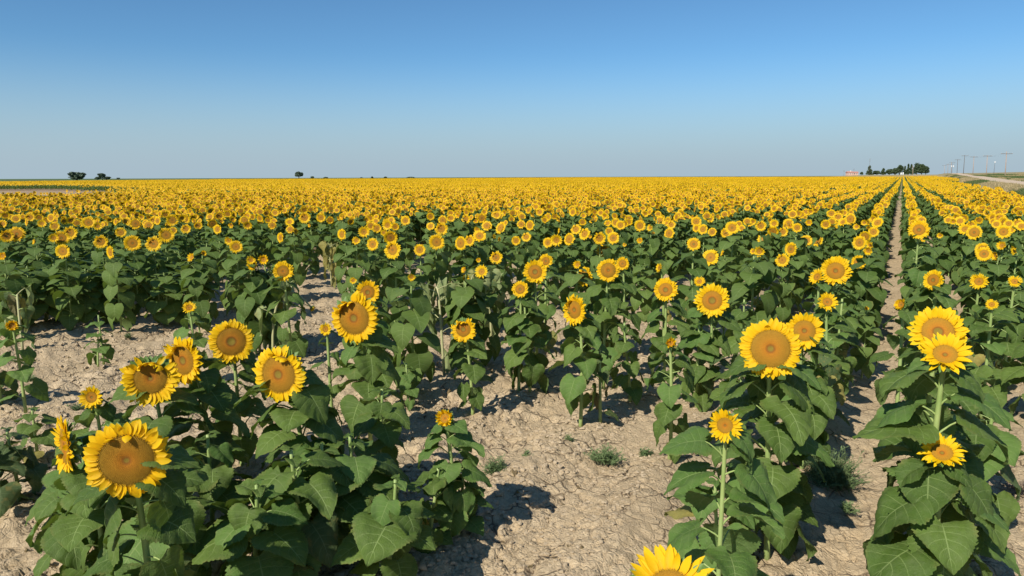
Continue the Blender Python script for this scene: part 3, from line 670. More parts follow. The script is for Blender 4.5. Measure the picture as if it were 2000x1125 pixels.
wilted(868, 735, .86, 4, 'wilted stalk bent over with brown leaves hanging left of the short bare-soil plant', .12, 'w', 12, 2.6)
wilted(905, 722, .86, 5, 'wilted pale stalk with limp yellow leaves behind the short bare-soil plant', .06, 'w', 12, 1.0)
wilted(960, 670, .80, 6, 'bent wilted stalk right of the brown hanging leaves', .14, 'w', 11, -2.0)
wilted(648, 560, .70, 7, 'yellowed wilted plant at the end of the bare gap', .05, 'd', 14, 2.0)
wilted(45, 690, .62, 8, 'tall drooping plant with limp dark leaves at the left margin', .25, 'p', 8, 2.7)
wilted(1322, 640, .45, 9, 'low yellow withering plant in the bare patch beside the pale-stemmed bloom', .04, 'd', 9)

# ------------------------------------------------------------------ mid-distance plants: shared prototypes
def mid_plant_geo(seed, hh=.95, R=.105, style='open', nleaf=21, nu=7, nv=2, bloom=True, lsz=.165, flat=0):
    r = random.Random(seed); st, fo, b, d, p = G(), G(), None, None, None
    pts = bez((0, 0, -.03), (0, 0, hh * .4), (r.uniform(-.02, .02), .03, hh * .8), (0, 0, hh - .03), 5)
    tube(st, pts, np.linspace(.012, .008, 5), 5, 0, False); pts = np.array(pts); az = r.uniform(0, 6)
    for i in range(nleaf):
        f = .14 + .8 * i / (nleaf - 1); az += 2.4 + r.uniform(-.3, .3); kind = 'up' if f > .88 else ('flat' if f > .4 else 'hang')
        if r.random() < .25 and kind == 'flat': kind = 'hang'
        g = G(); kw = leaf_kw(r, kind); leaf_geo(g, seed * 50 + i, nu, nv, serr=0, quilt=0, **kw)
        s = lsz * (.7 + .6 * math.sin(math.pi * min(1, f * .75 + .2))) * r.uniform(.8, 1.1) * (.7 if f > .85 else 1)
        x = f * 4; k = min(3, int(x)); q_ = pts[k] + (pts[k + 1] - pts[k]) * (x - k)
        fo.merge(g, Matrix.Translation(q_) @ Matrix.Rotation(az, 4, 'Z') @ Matrix.Diagonal((s, s, s, 1)))
    if bloom:
        b, d, p = head_geo(seed + 500, style, False, (r.uniform(0, 6), .7, .6) if r.random() < .4 else None)
        if nu > 5: p = head_geo(seed + 500, style, True, None)[2] if False else p
    return st, fo, b, d, p
MIDV = []                       # bloom prototypes as part meshes (head facing +Z, unit radius)
SM = ['open', 'big', 'open', 'young', 'open', 'big', 'ruffled', 'young']
for i in range(8):
    st, fo, b, d, p = mid_plant_geo(60 + i, 1.0, style=SM[i])
    MIDV.append((st.mesh('stem', [M_STEM]), fo.mesh('foliage', [M_LEAF, M_STEM]), b.mesh('flower_head', [M_BRACT]), d.mesh('disc', [M_DISC]), p.mesh('petals', [M_PETAL])))
BUSHV = []
for i in range(5):
    st, fo, *_ = mid_plant_geo(90 + i, 1.0, nleaf=24, bloom=False, lsz=.18); BUSHV.append((st.mesh('stem', [M_STEM]), fo.mesh('foliage', [M_LEAF, M_STEM])))
NIND = [0]
def build_mid(v, base, hgt, hp, R, nrm, rz, label, group, wide=1.0):
    """a sunflower of the dense rows: stem, foliage, flower_head > disc, petals (copies share mesh data)"""
    bz = float(terrain(*base)); root = empty('sunflower', (base[0], base[1], bz), rz); tag(root, label, 'sunflower', group)
    S = Matrix.Diagonal((hgt * wide, hgt * wide, hgt, 1)); pm = MIDV[v] if hp is not None else BUSHV[v % 5]
    obj('stem', pm[0], root, S); obj('foliage', pm[1], root, S)
    if hp is not None:
        o0 = Vector((base[0], base[1], bz)); Ri = Matrix.Rotation(-rz, 3, 'Z'); lp = Ri @ (Vector(hp) - o0); ln = Ri @ Vector(nrm)
        hb = obj('flower_head', pm[2], root, frame(np.array(ln), (0, 0, 1), lp) @ Matrix.Diagonal((R, R, R, 1)))
        obj('disc', pm[3], hb); obj('petals', pm[4], hb)
    NIND[0] += 1; return root
def zone(x, y):
    side = ('in the far left block' if x < 430 else
            'above the leaning wilted stalks' if x < 640 else
            'behind the heavy nodding bloom' if x < 850 else
            'behind the bent stalks' if x < 1000 else
            'behind the big round middle bloom' if x < 1150 else
            'beyond the bare patch' if x < 1300 else
            'behind the large smooth-disc bloom' if x < 1450 else
            'beyond the biggest bloom' if x < 1600 else
            'on the left lip of the narrow furrow' if x < 1755 else
            'just right of the furrow' if x < 1870 else
            'by the right edge')
    return side
def mid_label(x, y, d, yaw, sty):
    size = 'broad' if d > 29 else 'medium' if d > 22 else 'small'
    turn = 'left-turned ' if yaw < -25 else 'right-turned ' if yaw > 20 else ''
    shp = {'young': 'spiky ', 'ruffled': 'ruffled '}.get(sty, '')
    dep = 'front row' if y > 475 else 'second tier' if y > 450 else 'upper tier'
    return f'{size} {turn}{shp}sunflower, {dep} of heads {zone(x, y)}'
MIDS = '''33 457 32|13 461 27|82 437 18|107 442 20|6 500 20 -30|265 437 24|290 440 20|337 430 25|120 465 32|123 491 30 -20|137 455 28|105 465 20
173 435 27|197 472 28 -10|216 493 28 -50|236 454 22|259 475 34 -5|300 476 32|325 459 32|191 442 18|375 503 22 -40|397 495 14 30|68 472 14 -60
363 447 20|361 428 22|338 450 16|415 437 20|425 448 20 -30|452 440 14 -30|447 470 19 -20|461 482 27|478 430 20|484 440 20|494 518 26 -20|515 507 24|490 508 20
532 440 17|548 464 22 -45|566 434 20|567 448 17|577 452 16 40|595 425 24|605 440 10 -40|627 425 20|645 430 16|668 458 24 -35|696 470 19 -10|711 453 25 -5|728 477 27 -20|767 488 38 -25
763 464 30|690 548 16|736 446 20|724 441 18|757 440 24 -20|772 443 17|820 488 25|804 541 18|853 473 33|862 447 27|841 442 18|841 423 17|865 430 20
792 431 20|750 455 16|900 475 30 -30|917 470 24 -20|937 461 28|907 527 16 -40|909 543 18 20|941 531 30 -20|935 508 12|951 441 22|978 445 26 -35|969 503 27|964 462 12 50|974 467 12 50|910 428 20 -20|932 448 14|941 426 20
1008 470 20|1028 463 20|1018 438 18|1035 440 22 -30|1070 474 22 -20|1087 469 27|1112 467 27 -30|1093 450 14 -60|1125 448 22|1142 457 26 -30|1128 517 20 -20|1152 462 10
1171 465 26|1179 490 29|1190 452 18|1198 465 26 -10|1212 440 20|1203 435 20|1250 441 24|1270 445 16 -30|1250 470 15|1220 478 9|1276 455 8|1307 456 24 -25|1289 431 20|1228 428 18
1311 439 18|1388 503 35|1355 477 28|1412 494 16 -60|1430 445 28|1418 455 22|1373 448 22 -20|1391 453 18|1360 433 22|1387 427 16|1330 430 18|1465 435 20|1492 468 28 -10|1471 491 14 -20|1483 491 24|1486 441 22|1510 452 24 -10
1528 508 28|1545 487 30 -30|1575 470 24|1597 469 26 -30|1529 453 20|1540 437 22|1512 437 20|1557 445 20|1580 435 16|1623 445 26|1613 438 20|1646 434 20 -20|1661 428 24 -20|1673 443 15|1688 435 14|1679 474 30 -20|1690 462 24|1696 490 20|1706 453 22|1714 435 24 -20|1700 478 22 -40
1803 467 13|1836 460 13|1862 433 14|1875 432 20|1852 430 16|1873 430 17|1885 448 26|1903 454 30|1918 487 28 -20|1922 496 30|1945 499 22 -40|1957 480 22 -20|1982 489 22 -50|1960 453 28|1975 450 16|1946 438 18|1970 437 18|1988 436 20|1995 442 20|1912 430 16|1800 430 18|1897 440 20
1693 602 10|1493 600 14'''
mids = [tuple(float(a) for a in e.split()) for ln in MIDS.split('\n') for e in ln.split('|')]
for i, e in enumerate(mids):
    x, y, dp = e[:3]; yaw = e[3] if len(e) > 3 else RS.uniform(-14, 6)
    best = None
    if x < 1640:
        for k in np.arange(1, 24):
            p, t = on_row(x, y, ROWX(k)); D = dp * t / FPX
            if t < 5 or t > 22: continue
            c = abs(p[2] - .98) / .13 + abs(D - .195) / .09
            if best is None or c < best[0]: best = (c, p, t)
    if best is None:
        t = max(6.5, min(15, (1.85 - 1.0) * FPX / (y - 343))); best = (0, at(x, y, t), t)
    _, p, t = best; R = dp * t / FPX / 2; R = min(R, .15); sty = 'young' if R < .07 else 'open'
    v = (3, 6)[RS.randrange(2)] if R < .07 else (0, 1, 2, 4, 5, 7, 0, 2, 4)[RS.randrange(9)]
    nv = face_dir(p, yaw * 1.25, RS.gauss(9, 11)); hg = max(.4, p[2] + .02)
    base = (p[0] - nv[0] * R * .5, p[1] - nv[1] * R * .5)
    rad = float(np.hypot(*base))
    build_mid(v, base, hg - R * .4, p, R, nv, RS.uniform(0, 6.28), mid_label(x, y, dp, yaw, SM[v]), 'sunflowers in the dense rows'); USED.append(base)

# ------------------------------------------------------------------ the rest of the field
ua = np.array(USED)
def in_field(X, Y):
    r = math.hypot(X, Y); ang = math.degrees(math.atan2(X, Y)) if Y > 0 else -90
    if X > 3.4 + .028 * max(Y, 0): return False
    # bare strip on the far left
    q_ = px((X, Y, 0)); 
    cx = r * math.sin(math.radians(ang)); t = q_[2]
    if t < 0.5: return False
    lx = q_[0]
    if lx < 420:
        w = max(0.0, min(1.0, (300 - lx) / 180)); w2 = 40 + (1 - w) * 25; w3 = 112 - (1 - w) * 42
        if w > 0.02 and w2 < t < w3 and RS.random() < .55 + .45 * min(1, w * 2.2): return False
        if t > 228 + max(0, lx) * .45: return False
    if Y > 338: return False
    if r > 640: return False
    return True
def wedge(X, Y, m=5):
    a = math.degrees(math.atan2(X, Y)) + math.degrees(YAW); return -36 - m < a < 36 + m
far_pts = []
cand = []
for k in range(-6, 60):
    X = ROWX(k); y = -2.0 + RS.uniform(0, .3)
    while y < 48:
        y += RS.uniform(.13, .29) if y > 11 else RS.uniform(.16, .36); xx = X + (RS.uniform(-.10, .10) if k > 1 else RS.uniform(-.085, .085))
        r = math.hypot(xx, y)
        if r > 46 or not wedge(xx, y) or not in_field(xx, y): continue
        q_ = px((xx, y, 0)); 
        if q_[2] < 5.6: continue
        # thin edge of the field: nothing grows on the bare ground in front of it
        bx, by = q_[0], q_[1]
        if k >= 11: start = 652 - (bx * .03 if bx > 0 else 0); ok = by < start and bx < 430 or by < 520
        elif k >= 8: ok = by < 500 + (20 if bx > 660 else 0)
        elif k >= 5: ok = by < 560 and not (800 < bx < 900 and by > 520)
        elif k >= 3: ok = by < 640
        elif k == 2: ok = by < 560 or (by < 640 and bx > 1480)
        else: ok = by < 700
        if 545 < bx < 665 and 490 < by < 660: ok = False
        if 770 < bx < 1000 and 560 < by < 640 and k > 4: ok = False
        if 380 < bx < 480 and 560 < by < 640: ok = False
        if 1235 < bx < 1460 and 545 < by < 625: ok = False
        if 800 < bx < 870 and 480 < by < 560: ok = False
        if 1 < k < 11 and by > 470 and RS.random() < .38: continue
        if not ok or (480 < bx < 600 and 560 < by < 720) or (830 < bx < 980 and 575 < by < 760): continue
        if vnoise(np.array(xx * .8), np.array(y * .35), 21) < .12: continue
        if np.min(np.hypot(ua[:, 0] - xx, ua[:, 1] - y)) < .17: continue
        cand.append((q_[2], xx, y, q_[0], q_[1]))
cand.sort()
print('mid', NIND[0], 'heroes', len(HERO) + len(HEROT) + len(LEAFY), 'cand', len(cand))
quota = 300 - NIND[0] - len(HERO) - len(HEROT) - len(LEAFY)
for i, (t, xx, y, bx, by) in enumerate(cand):
    hx, hy, ht = px((xx, y, 1.0)); bloom = hy < 432
    hgt = RS.uniform(.84, 1.06) if bloom else RS.uniform(.62, .80)
    p = (xx, y, hgt); nv = face_dir(p, RS.gauss(-12, 24), RS.gauss(8, 14)); R = RS.uniform(.066, .098) if RS.random() < .85 else .06
    if -.6 < xx < .5: wide = .95
    else: wide = 1.45 if xx < ROWX(10.5) and t < 13 else 1.1
    if i < quota:
        pos = zone(bx, by)
        if bloom: build_mid(RS.randrange(8), (xx, y), hgt, np.array(p) + nv * .03, R, nv, RS.uniform(0, 6.28), mid_label(hx, hy, R * 2 * FPX / t, -10, 'open'), 'sunflowers in the dense rows', wide)
        else: build_mid(RS.randrange(5), (xx, y), hgt, None, 0, None, RS.uniform(0, 6.28), ('tall' if hgt > .72 else 'low') + f' leafy flowerless plant rooted {zone(bx, by)}', 'flowerless leafy plants in the dense rows', wide)
    else: far_pts.append((xx, y, float(terrain(xx, y)), 0 if bloom else 1, hgt, math.atan2(nv[1], nv[0]), wide))

# prototypes of the stuff field (never linked: used through the scatter only); head faces -Y turned by rotation
FMAT = [M_LEAF, M_STEM, M_STEM, M_BRACT, M_DISC, M_PETAL]
def proto_full(i, bloom):
    g = G(); st, fo, b, d, p = mid_plant_geo(160 + i, 1.0, style=SM[i % 8], nleaf=19 if bloom else 24, nu=5, nv=1, bloom=bloom, lsz=.17)
    r = random.Random(i); g.merge(fo, None, 0); g.merge(st, None, 2)
    if bloom:
        R = r.uniform(.072, .100) * (1 if SM[i % 8] != 'ruffled' else .75); e = math.radians(r.gauss(8, 14)); a = math.radians(r.gauss(0, 24))
        nn = (math.cos(a) * math.cos(e), math.sin(a) * math.cos(e), math.sin(e)); M = frame(nn, (0, 0, 1), (nn[0] * .04, nn[1] * .04, 1.0)) @ Matrix.Diagonal((R, R, R, 1))
        g.merge(b, M, 3); g.merge(d, M, 4); g.merge(p, M, 5)
    return bpy.data.objects.new('scatter_source', g.mesh('plant', FMAT))
def low_plant(g, x, y, hh, R, yaw, r):
    # a few dozen faces: leaves, ring of petals, disc
    for k in range(7):
        a = r.uniform(0, 6.28); z = hh * r.uniform(.3, .9); L = r.uniform(.18, .28); w = L * .4; c, s = math.cos(a), math.sin(a)
        P0 = np.array([x, y, z]); d1 = np.array([c, s, .1]); sd = np.array([-s, c, 0]); 
        g.add([P0 + d1 * .08, P0 + d1 * L * .6 + sd * w, P0 + d1 * L * 1.05 - np.array([0, 0, L * .45]), P0 + d1 * L * .6 - sd * w], [(0, 1, 2, 3)], 0, [(0, 0), (.4, 1), (1, 0), (.4, -1)])
    e = r.uniform(0, .35); a = yaw + r.gauss(0, .5); nn = np.array([math.cos(a) * math.cos(e), math.sin(a) * math.cos(e), math.sin(e)])
    M = np.array(frame(nn, (0, 0, 1), (x + nn[0] * .05, y + nn[1] * .05, hh))); ns = 14; V = []; UV = []
    for k in range(ns):
        t = 2 * math.pi * k / ns; rr = R * (1.0 if k % 2 else .78); V.append((rr * math.cos(t), rr * math.sin(t), .012)); UV.append((1, 0))
    for k in range(ns):
        t = 2 * math.pi * k / ns; V.append((R * .5 * math.cos(t), R * .5 * math.sin(t), 0)); UV.append((.2, 0))
    V = np.array(V) @ M[:3, :3].T + M[:3, 3]
    g.add(V, [(k, (k + 1) % ns, ns + (k + 1) % ns, ns + k) for k in range(ns)], 2, UV)
    V = np.array([(R * .53 * math.cos(2 * math.pi * k / 7), R * .53 * math.sin(2 * math.pi * k / 7), .004) for k in range(7)]) @ M[:3, :3].T + M[:3, 3]
    g.add(V, [tuple(range(7))], 1, [(.5, .48)] * 7)
def proto_patch(seed, rows, length, yaw, step=.21, bare=False):
    g = G(); r = random.Random(seed)
    for k in range(rows):
        y = -length / 2 + r.uniform(0, step)
        while y < length / 2:
            if r.random() < .045: y += r.uniform(.3, .9)
            low_plant(g, (k - (rows - 1) / 2) * .76 + r.gauss(0, .07), y, r.uniform(.84, 1.08) * (.8 if bare else 1), r.uniform(.066, .104) * (0.35 if bare and r.random() < .8 else 1), yaw, r); y += r.uniform(.65, 1.35) * step
    return bpy.data.objects.new('scatter_source', g.mesh('patch', [M_LEAF, M_DISC, M_PETAL]))
srcs = [[proto_full(i, True) for i in range(12)], [proto_full(20 + i, False) for i in range(4)],
        [proto_patch(i, 4, 3.0, -math.pi / 2 + .12 + .35 * (i % 2)) for i in range(6)] + [proto_patch(60 + i, 4, 3.0, -1.4, .21, True) for i in range(2)],
        [proto_patch(10 + i, 8, 6.0, -math.pi / 2 + .12 + .35 * (i % 2), .25) for i in range(4)] + [proto_patch(70, 8, 6.0, -1.4, .25, True)]]
gapn = lambda a, b: float(vnoise(np.array(a * .09), np.array(b * .045), 41) * .75 + vnoise(np.array(a * .3), np.array(b * .2), 42) * .35)
PX, PR, PS, PL, PI_ = [], [], [], [], []
def addp(x, y, z, rz, s, lod, idx): PX.append((x, y, z)); PR.append((0, 0, rz)); PS.append(s); PL.append(lod); PI_.append(idx)
for xx, y, z, lod, hgt, a, wide in far_pts: addp(xx, y, z, a if lod == 0 else RS.uniform(0, 6.28), (hgt * wide, hgt * wide, hgt), lod, RS.randrange(12 if lod == 0 else 4))
for lod, rows, ln, rmin, rmax in ((2, 4, 3.0, 46, 170), (3, 8, 6.0, 170, 640)):
    w = rows * .76
    for i in range(-int(640 / w) - 1, int(30 / w) + 1):
        # rows stay in phase with the near ones
        cx = .30 - .38 + (i + .5) * w + .38 - .76 * .5 * 0 - w / 2 + (rows / 2 - .5) * .76 * 0 
        cx = .30 + .76 * (i * rows) + .76 * (rows - 1) / 2
        y = 0
        while y < 340:
            y += ln
            r = math.hypot(cx, y)
            if not (rmin <= r < rmax) or not wedge(cx, y, 4) or not in_field(cx, y): continue
            addp(cx, y, float(terrain(cx, y)), 0, (1, 1, RS.uniform(.94, 1.05)), lod, (RS.randrange(6 if lod == 2 else 4) if gapn(cx, y) < .83 else (6 + RS.randrange(2) if lod == 2 else 4)))
print('stuff points', len(PX))
me = bpy.data.meshes.new('sunflower_field'); me.from_pydata(PX, [], [])
for nm, ty, key, dat in (('rot', 'FLOAT_VECTOR', 'vector', PR), ('scl', 'FLOAT_VECTOR', 'vector', PS), ('lod', 'INT', 'value', PL), ('idx', 'INT', 'value', PI_)):
    at_ = me.attributes.new(nm, ty, 'POINT'); at_.data.foreach_set(key, np.array(dat, dtype=np.float32 if 'F' in ty else np.int32).ravel())
fo = obj('sunflower_field', me); tag(fo, 'dense mass of yellow sunflower heads stretching to the horizon', 'sunflower field', None, 'stuff')
def scatter(o, sources):
    ng = bpy.data.node_groups.new('scatter', 'GeometryNodeTree'); nn, ll = ng.nodes, ng.links
    ng.interface.new_socket('Geometry', in_out='INPUT', socket_type='NodeSocketGeometry'); ng.interface.new_socket('Geometry', in_out='OUTPUT', socket_type='NodeSocketGeometry')
    gi = nn.new('NodeGroupInput'); go = nn.new('NodeGroupOutput'); J = nn.new('GeometryNodeJoinGeometry'); ll.new(J.outputs[0], go.inputs[0])
    def named(nm, t): a = nn.new('GeometryNodeInputNamedAttribute'); a.data_type = t; a.inputs[0].default_value = nm; return a.outputs[0]
    er = nn.new('FunctionNodeEulerToRotation'); ll.new(named('rot', 'FLOAT_VECTOR'), er.inputs[0]); sc = named('scl', 'FLOAT_VECTOR'); lo = named('lod', 'INT'); ix = named('idx', 'INT')
    for l, objs in enumerate(sources):
        cp = nn.new('FunctionNodeCompare'); cp.data_type = 'INT'; cp.operation = 'EQUAL'; ll.new(lo, cp.inputs[2]); cp.inputs[3].default_value = l
        ji = nn.new('GeometryNodeJoinGeometry')
        for s in objs:
            oi = nn.new('GeometryNodeObjectInfo'); oi.inputs['Object'].default_value = s; gt = nn.new('GeometryNodeGeometryToInstance')
            ll.new(oi.outputs['Geometry'], gt.inputs[0]); ll.new(gt.outputs[0], ji.inputs[0])
        ip = nn.new('GeometryNodeInstanceOnPoints'); ll.new(gi.outputs[0], ip.inputs['Points']); ll.new(cp.outputs[0], ip.inputs['Selection'])
        ll.new(ji.outputs[0], ip.inputs['Instance']); ip.inputs['Pick Instance'].default_value = True; ll.new(ix, ip.inputs['Instance Index'])
        ll.new(er.outputs[0], ip.inputs['Rotation']); ll.new(sc, ip.inputs['Scale']); ll.new(ip.outputs[0], J.inputs[0])
    md = o.modifiers.new('scatter', 'NODES'); md.node_group = ng
scatter(fo, srcs)

# ------------------------------------------------------------------ weeds, twigs and verge grass
def weed(x, y, rad, hh, n, label, seed, mat=M_WEED):
    r = random.Random(seed); p = on_ground(x, y); g = G()
    for k in range(n):
        a = r.uniform(0, 6.28); e = r.uniform(.25, 1.45); L = r.uniform(.5, 1.0); d = np.array([math.cos(a) * math.cos(e) * rad, math.sin(a) * math.cos(e) * rad, math.sin(e) * hh]) * L
        o = np.array([r.gauss(0, rad * .25), r.gauss(0, rad * .25), 0]); pts = bez(o, o + d * .4 + np.array([0, 0, .02]), o + d * .8, o + d, 4); tube(g, pts, [.002, .0017, .0013, .0006], 3, 0, False)
        for j in range(7):
            f = r.uniform(.25, 1); c = o + d * f; b = r.uniform(0, 6.28); l = r.uniform(.012, .03); v = np.array([math.cos(b), math.sin(b), r.uniform(-.2, .9)]) * l; s = norm(np.cross(v, (0, 0, 1))) * l * .16
            g.add([c, c + v * .5 + s, c + v, c + v * .5 - s], [(0, 1, 2, 3)])
    o = obj('weed_tuft', g.mesh('weed_tuft', [mat])); o.location = (p[0], p[1], .0); tag(o, label, 'weed', 'weed tufts on the bare soil')
weed(968, 925, .10, .12, 90, 'round feathery weed tuft left of the middle of the bare foreground soil', 1)
weed(1183, 900, .13, .10, 130, 'wide low weed tuft right below the tall bare-based plant', 2)
weed(1622, 945, .20, .24, 420, 'dense tall feathery weed beside the right furrow', 3)
weed(150, 803, .09, .07, 60, 'small grassy weed left under the small left-facing sunflower', 4)
weed(1110, 870, .05, .09, 25, 'tiny grass sprout at the foot of the tall bare-based plant', 5)
weed(800, 775, .09, .10, 60, 'feathery weed beside the light green low plant', 6)
weed(1545, 1010, .10, .1, 60, 'small weed under the biggest bloom beside its shadow', 7)
M_TWIG = simple('dry_twig', (.16, .12, .08), (.25, .19, .13), 20, .9)
weed(1890, 650, .30, .24, 60, 'tangle of dry grey twigs between the two right rows', 8, M_TWIG)
weed(1985, 960, .16, .10, 40, 'small heap of dry stems at the right edge on the soil', 9, M_TWIG)

def tuft_geo(seed, n, hgt, rad, mat):
    r = random.Random(seed); g = G()
    for k in range(n):
        a = r.uniform(0, 6.28); o = np.array([r.gauss(0, rad), r.gauss(0, rad), 0]); h = hgt * r.uniform(.5, 1); l = np.array([math.cos(a), math.sin(a), 0]) * h * r.uniform(.1, .6); s = np.array([-math.sin(a), math.cos(a), 0]) * .02
        g.add([o - s, o + s, o + l * .5 + s * .7 + (0, 0, h * .7), o + l + (0, 0, h), o + l * .5 - s * .7 + (0, 0, h * .7)], [(0, 1, 2, 3, 4)])
    return bpy.data.objects.new('scatter_source', g.mesh('tuft', [mat], False))
tufts = [tuft_geo(i, 60, .30, .28, M_GRASSD if i % 2 else M_GRASSG) for i in range(4)]
gx, grt, gs, gl, gi_ = [], [], [], [], []
rg = random.Random(5)
for k in range(9000):
    y = 30 + 330 * rg.random() ** 1.5; u = (4.9 + .028 * y) + rg.uniform(.1, 45) * (1 if rg.random() < .6 else .12)
    rc = 10.1 + .034 * y
    if abs(u - rc) < 2.7 or not wedge(u, y, 6): continue
    g_ = float(vnoise(np.array(u * .12), np.array(y * .05), 33)); gx.append((u, y, float(terrain(u, y)))); grt.append((0, 0, rg.uniform(0, 6.28))); s = rg.uniform(.6, 1.5); gs.append((s, s, s * rg.uniform(.5, 1.1))); gl.append(0)
    gi_.append((0 if g_ > .52 else 1) + 2 * rg.randrange(2))
me = bpy.data.meshes.new('verge_grass'); me.from_pydata(gx, [], [])
for nm, ty, key, dat in (('rot', 'FLOAT_VECTOR', 'vector', grt), ('scl', 'FLOAT_VECTOR', 'vector', gs), ('lod', 'INT', 'value', gl), ('idx', 'INT', 'value', gi_)):
    at_ = me.attributes.new(nm, ty, 'POINT'); at_.data.foreach_set(key, np.array(dat, dtype=np.float32 if 'F' in ty else np.int32).ravel())
vg = obj('verge_grass', me); tag(vg, 'dry and green grass along the dirt road and the pasture beyond', 'grass', None, 'stuff'); scatter(vg, [tufts])

def clod(seed):
    r = random.Random(seed); g = G(); n = 6; V = [(0, 0, .55 * r.uniform(.6, 1))]
    for z_, rr in ((.35, .75), (-.1, 1.0)):
        for k in range(n): a = 2 * math.pi * (k + r.uniform(-.3, .3)) / n; q_ = rr * r.uniform(.65, 1.2); V.append((q_ * math.cos(a), q_ * math.sin(a) * .8, z_ * r.uniform(.6, 1.2)))
    F = [(0, 1 + k, 1 + (k + 1) % n) for k in range(n)] + [(1 + k, 1 + n + k, 1 + n + (k + 1) % n, 1 + (k + 1) % n) for k in range(n)]
    g.add(V, F); return bpy.data.objects.new('scatter_source', g.mesh('clod', [M_CLOD], False))
def litter(seed):
    r = random.Random(seed); g = G()
    if seed % 2: tube(g, [(-2.2, 0, .2), (0, .3, .45), (2.4, -.2, .2)], [.13, .12, .07], 4)
    else:
        V, F, UV = blade(seed, 5, 2, 1.5, .5, .2, .5, .3, 0); g.add(V * 2.6, F, 0, UV)
    return bpy.data.objects.new('scatter_source', g.mesh('litter', [M_DRY]))
cs = [clod(i) for i in range(6)]; lt_ = [litter(i) for i in range(4)]
def near_scatter(name, n, smin, smax, seed, label, src, pw=2.5, thr=.35, lift=0.0):
    r = random.Random(seed); P_, Rr_, S_, L_, I_ = [], [], [], [], []
    while len(P_) < n:
        rr = 1.6 + 10.5 * r.random() ** 1.3; a = math.radians(r.uniform(-39, 39)) - YAW; X_, Y_ = rr * math.sin(a), rr * math.cos(a)
        if vnoise(np.array(X_ * 2.2), np.array(Y_ * 1.8), seed) < thr or X_ > 3.6: continue
        P_.append((X_, Y_)); Rr_.append((r.uniform(-.3, .3), r.uniform(-.3, .3), r.uniform(0, 6.28))); s_ = (smin + (smax - smin) * r.random() ** pw) * (1.45 if X_ < -1.7 else 1.0 if X_ < -1.2 else .5); S_.append((s_, s_, s_)); L_.append(0); I_.append(r.randrange(len(src)))
    P_ = np.array(P_); z = soil_z(P_[:, 0], P_[:, 1]) + lift; P3 = np.column_stack([P_, z])
    me = bpy.data.meshes.new(name); me.from_pydata(P3.tolist(), [], [])
    for nm, ty, key, dat in (('rot', 'FLOAT_VECTOR', 'vector', Rr_), ('scl', 'FLOAT_VECTOR', 'vector', S_), ('lod', 'INT', 'value', L_), ('idx', 'INT', 'value', I_)):
        q_ = me.attributes.new(nm, ty, 'POINT'); q_.data.foreach_set(key, np.array(dat, dtype=np.float32 if 'F' in ty else np.int32).ravel())
    o = obj(name, me); tag(o, label, 'soil' if 'clod' in name else 'litter', None, 'stuff'); scatter(o, [src])
near_scatter('soil_clods', 46000, .003, .020, 61, 'small clods and crumbs of dry pale soil between the rows', cs, 3.2)
near_scatter('plant_litter', 1100, .006, .018, 62, 'dry leaf and stalk bits littering the bare soil', lt_, 2.0, .45, .004)
rw = random.Random(77); WD = ['by the', 'near the', 'under the']
for i, (x, y, rd_, lb) in enumerate([(1262, 892, .05, 'small sprig between the wide weed tuft and the leafy plant on its right'), (1028, 900, .04, 'tiny sprig right of the round feathery weed tuft'), (1560, 985, .07, 'small weed at the foot of the biggest bloom plant'), (250, 660, .06, 'small weed under the far left block edge'), (700, 735, .06, 'small weed in the shade right of the nodding bloom'), (620, 790, .06, 'small weed on bare soil below the snapped stalk'), (1655, 1000, .05, 'low sprig at the left edge of the right furrow'), (1765, 700, .05, 'low sprig where the furrow narrows'), (60, 745, .05, 'low sprig by the small plant at the left margin')]):
    weed(x, y, rd_, .07, 40, lb, 300 + i)

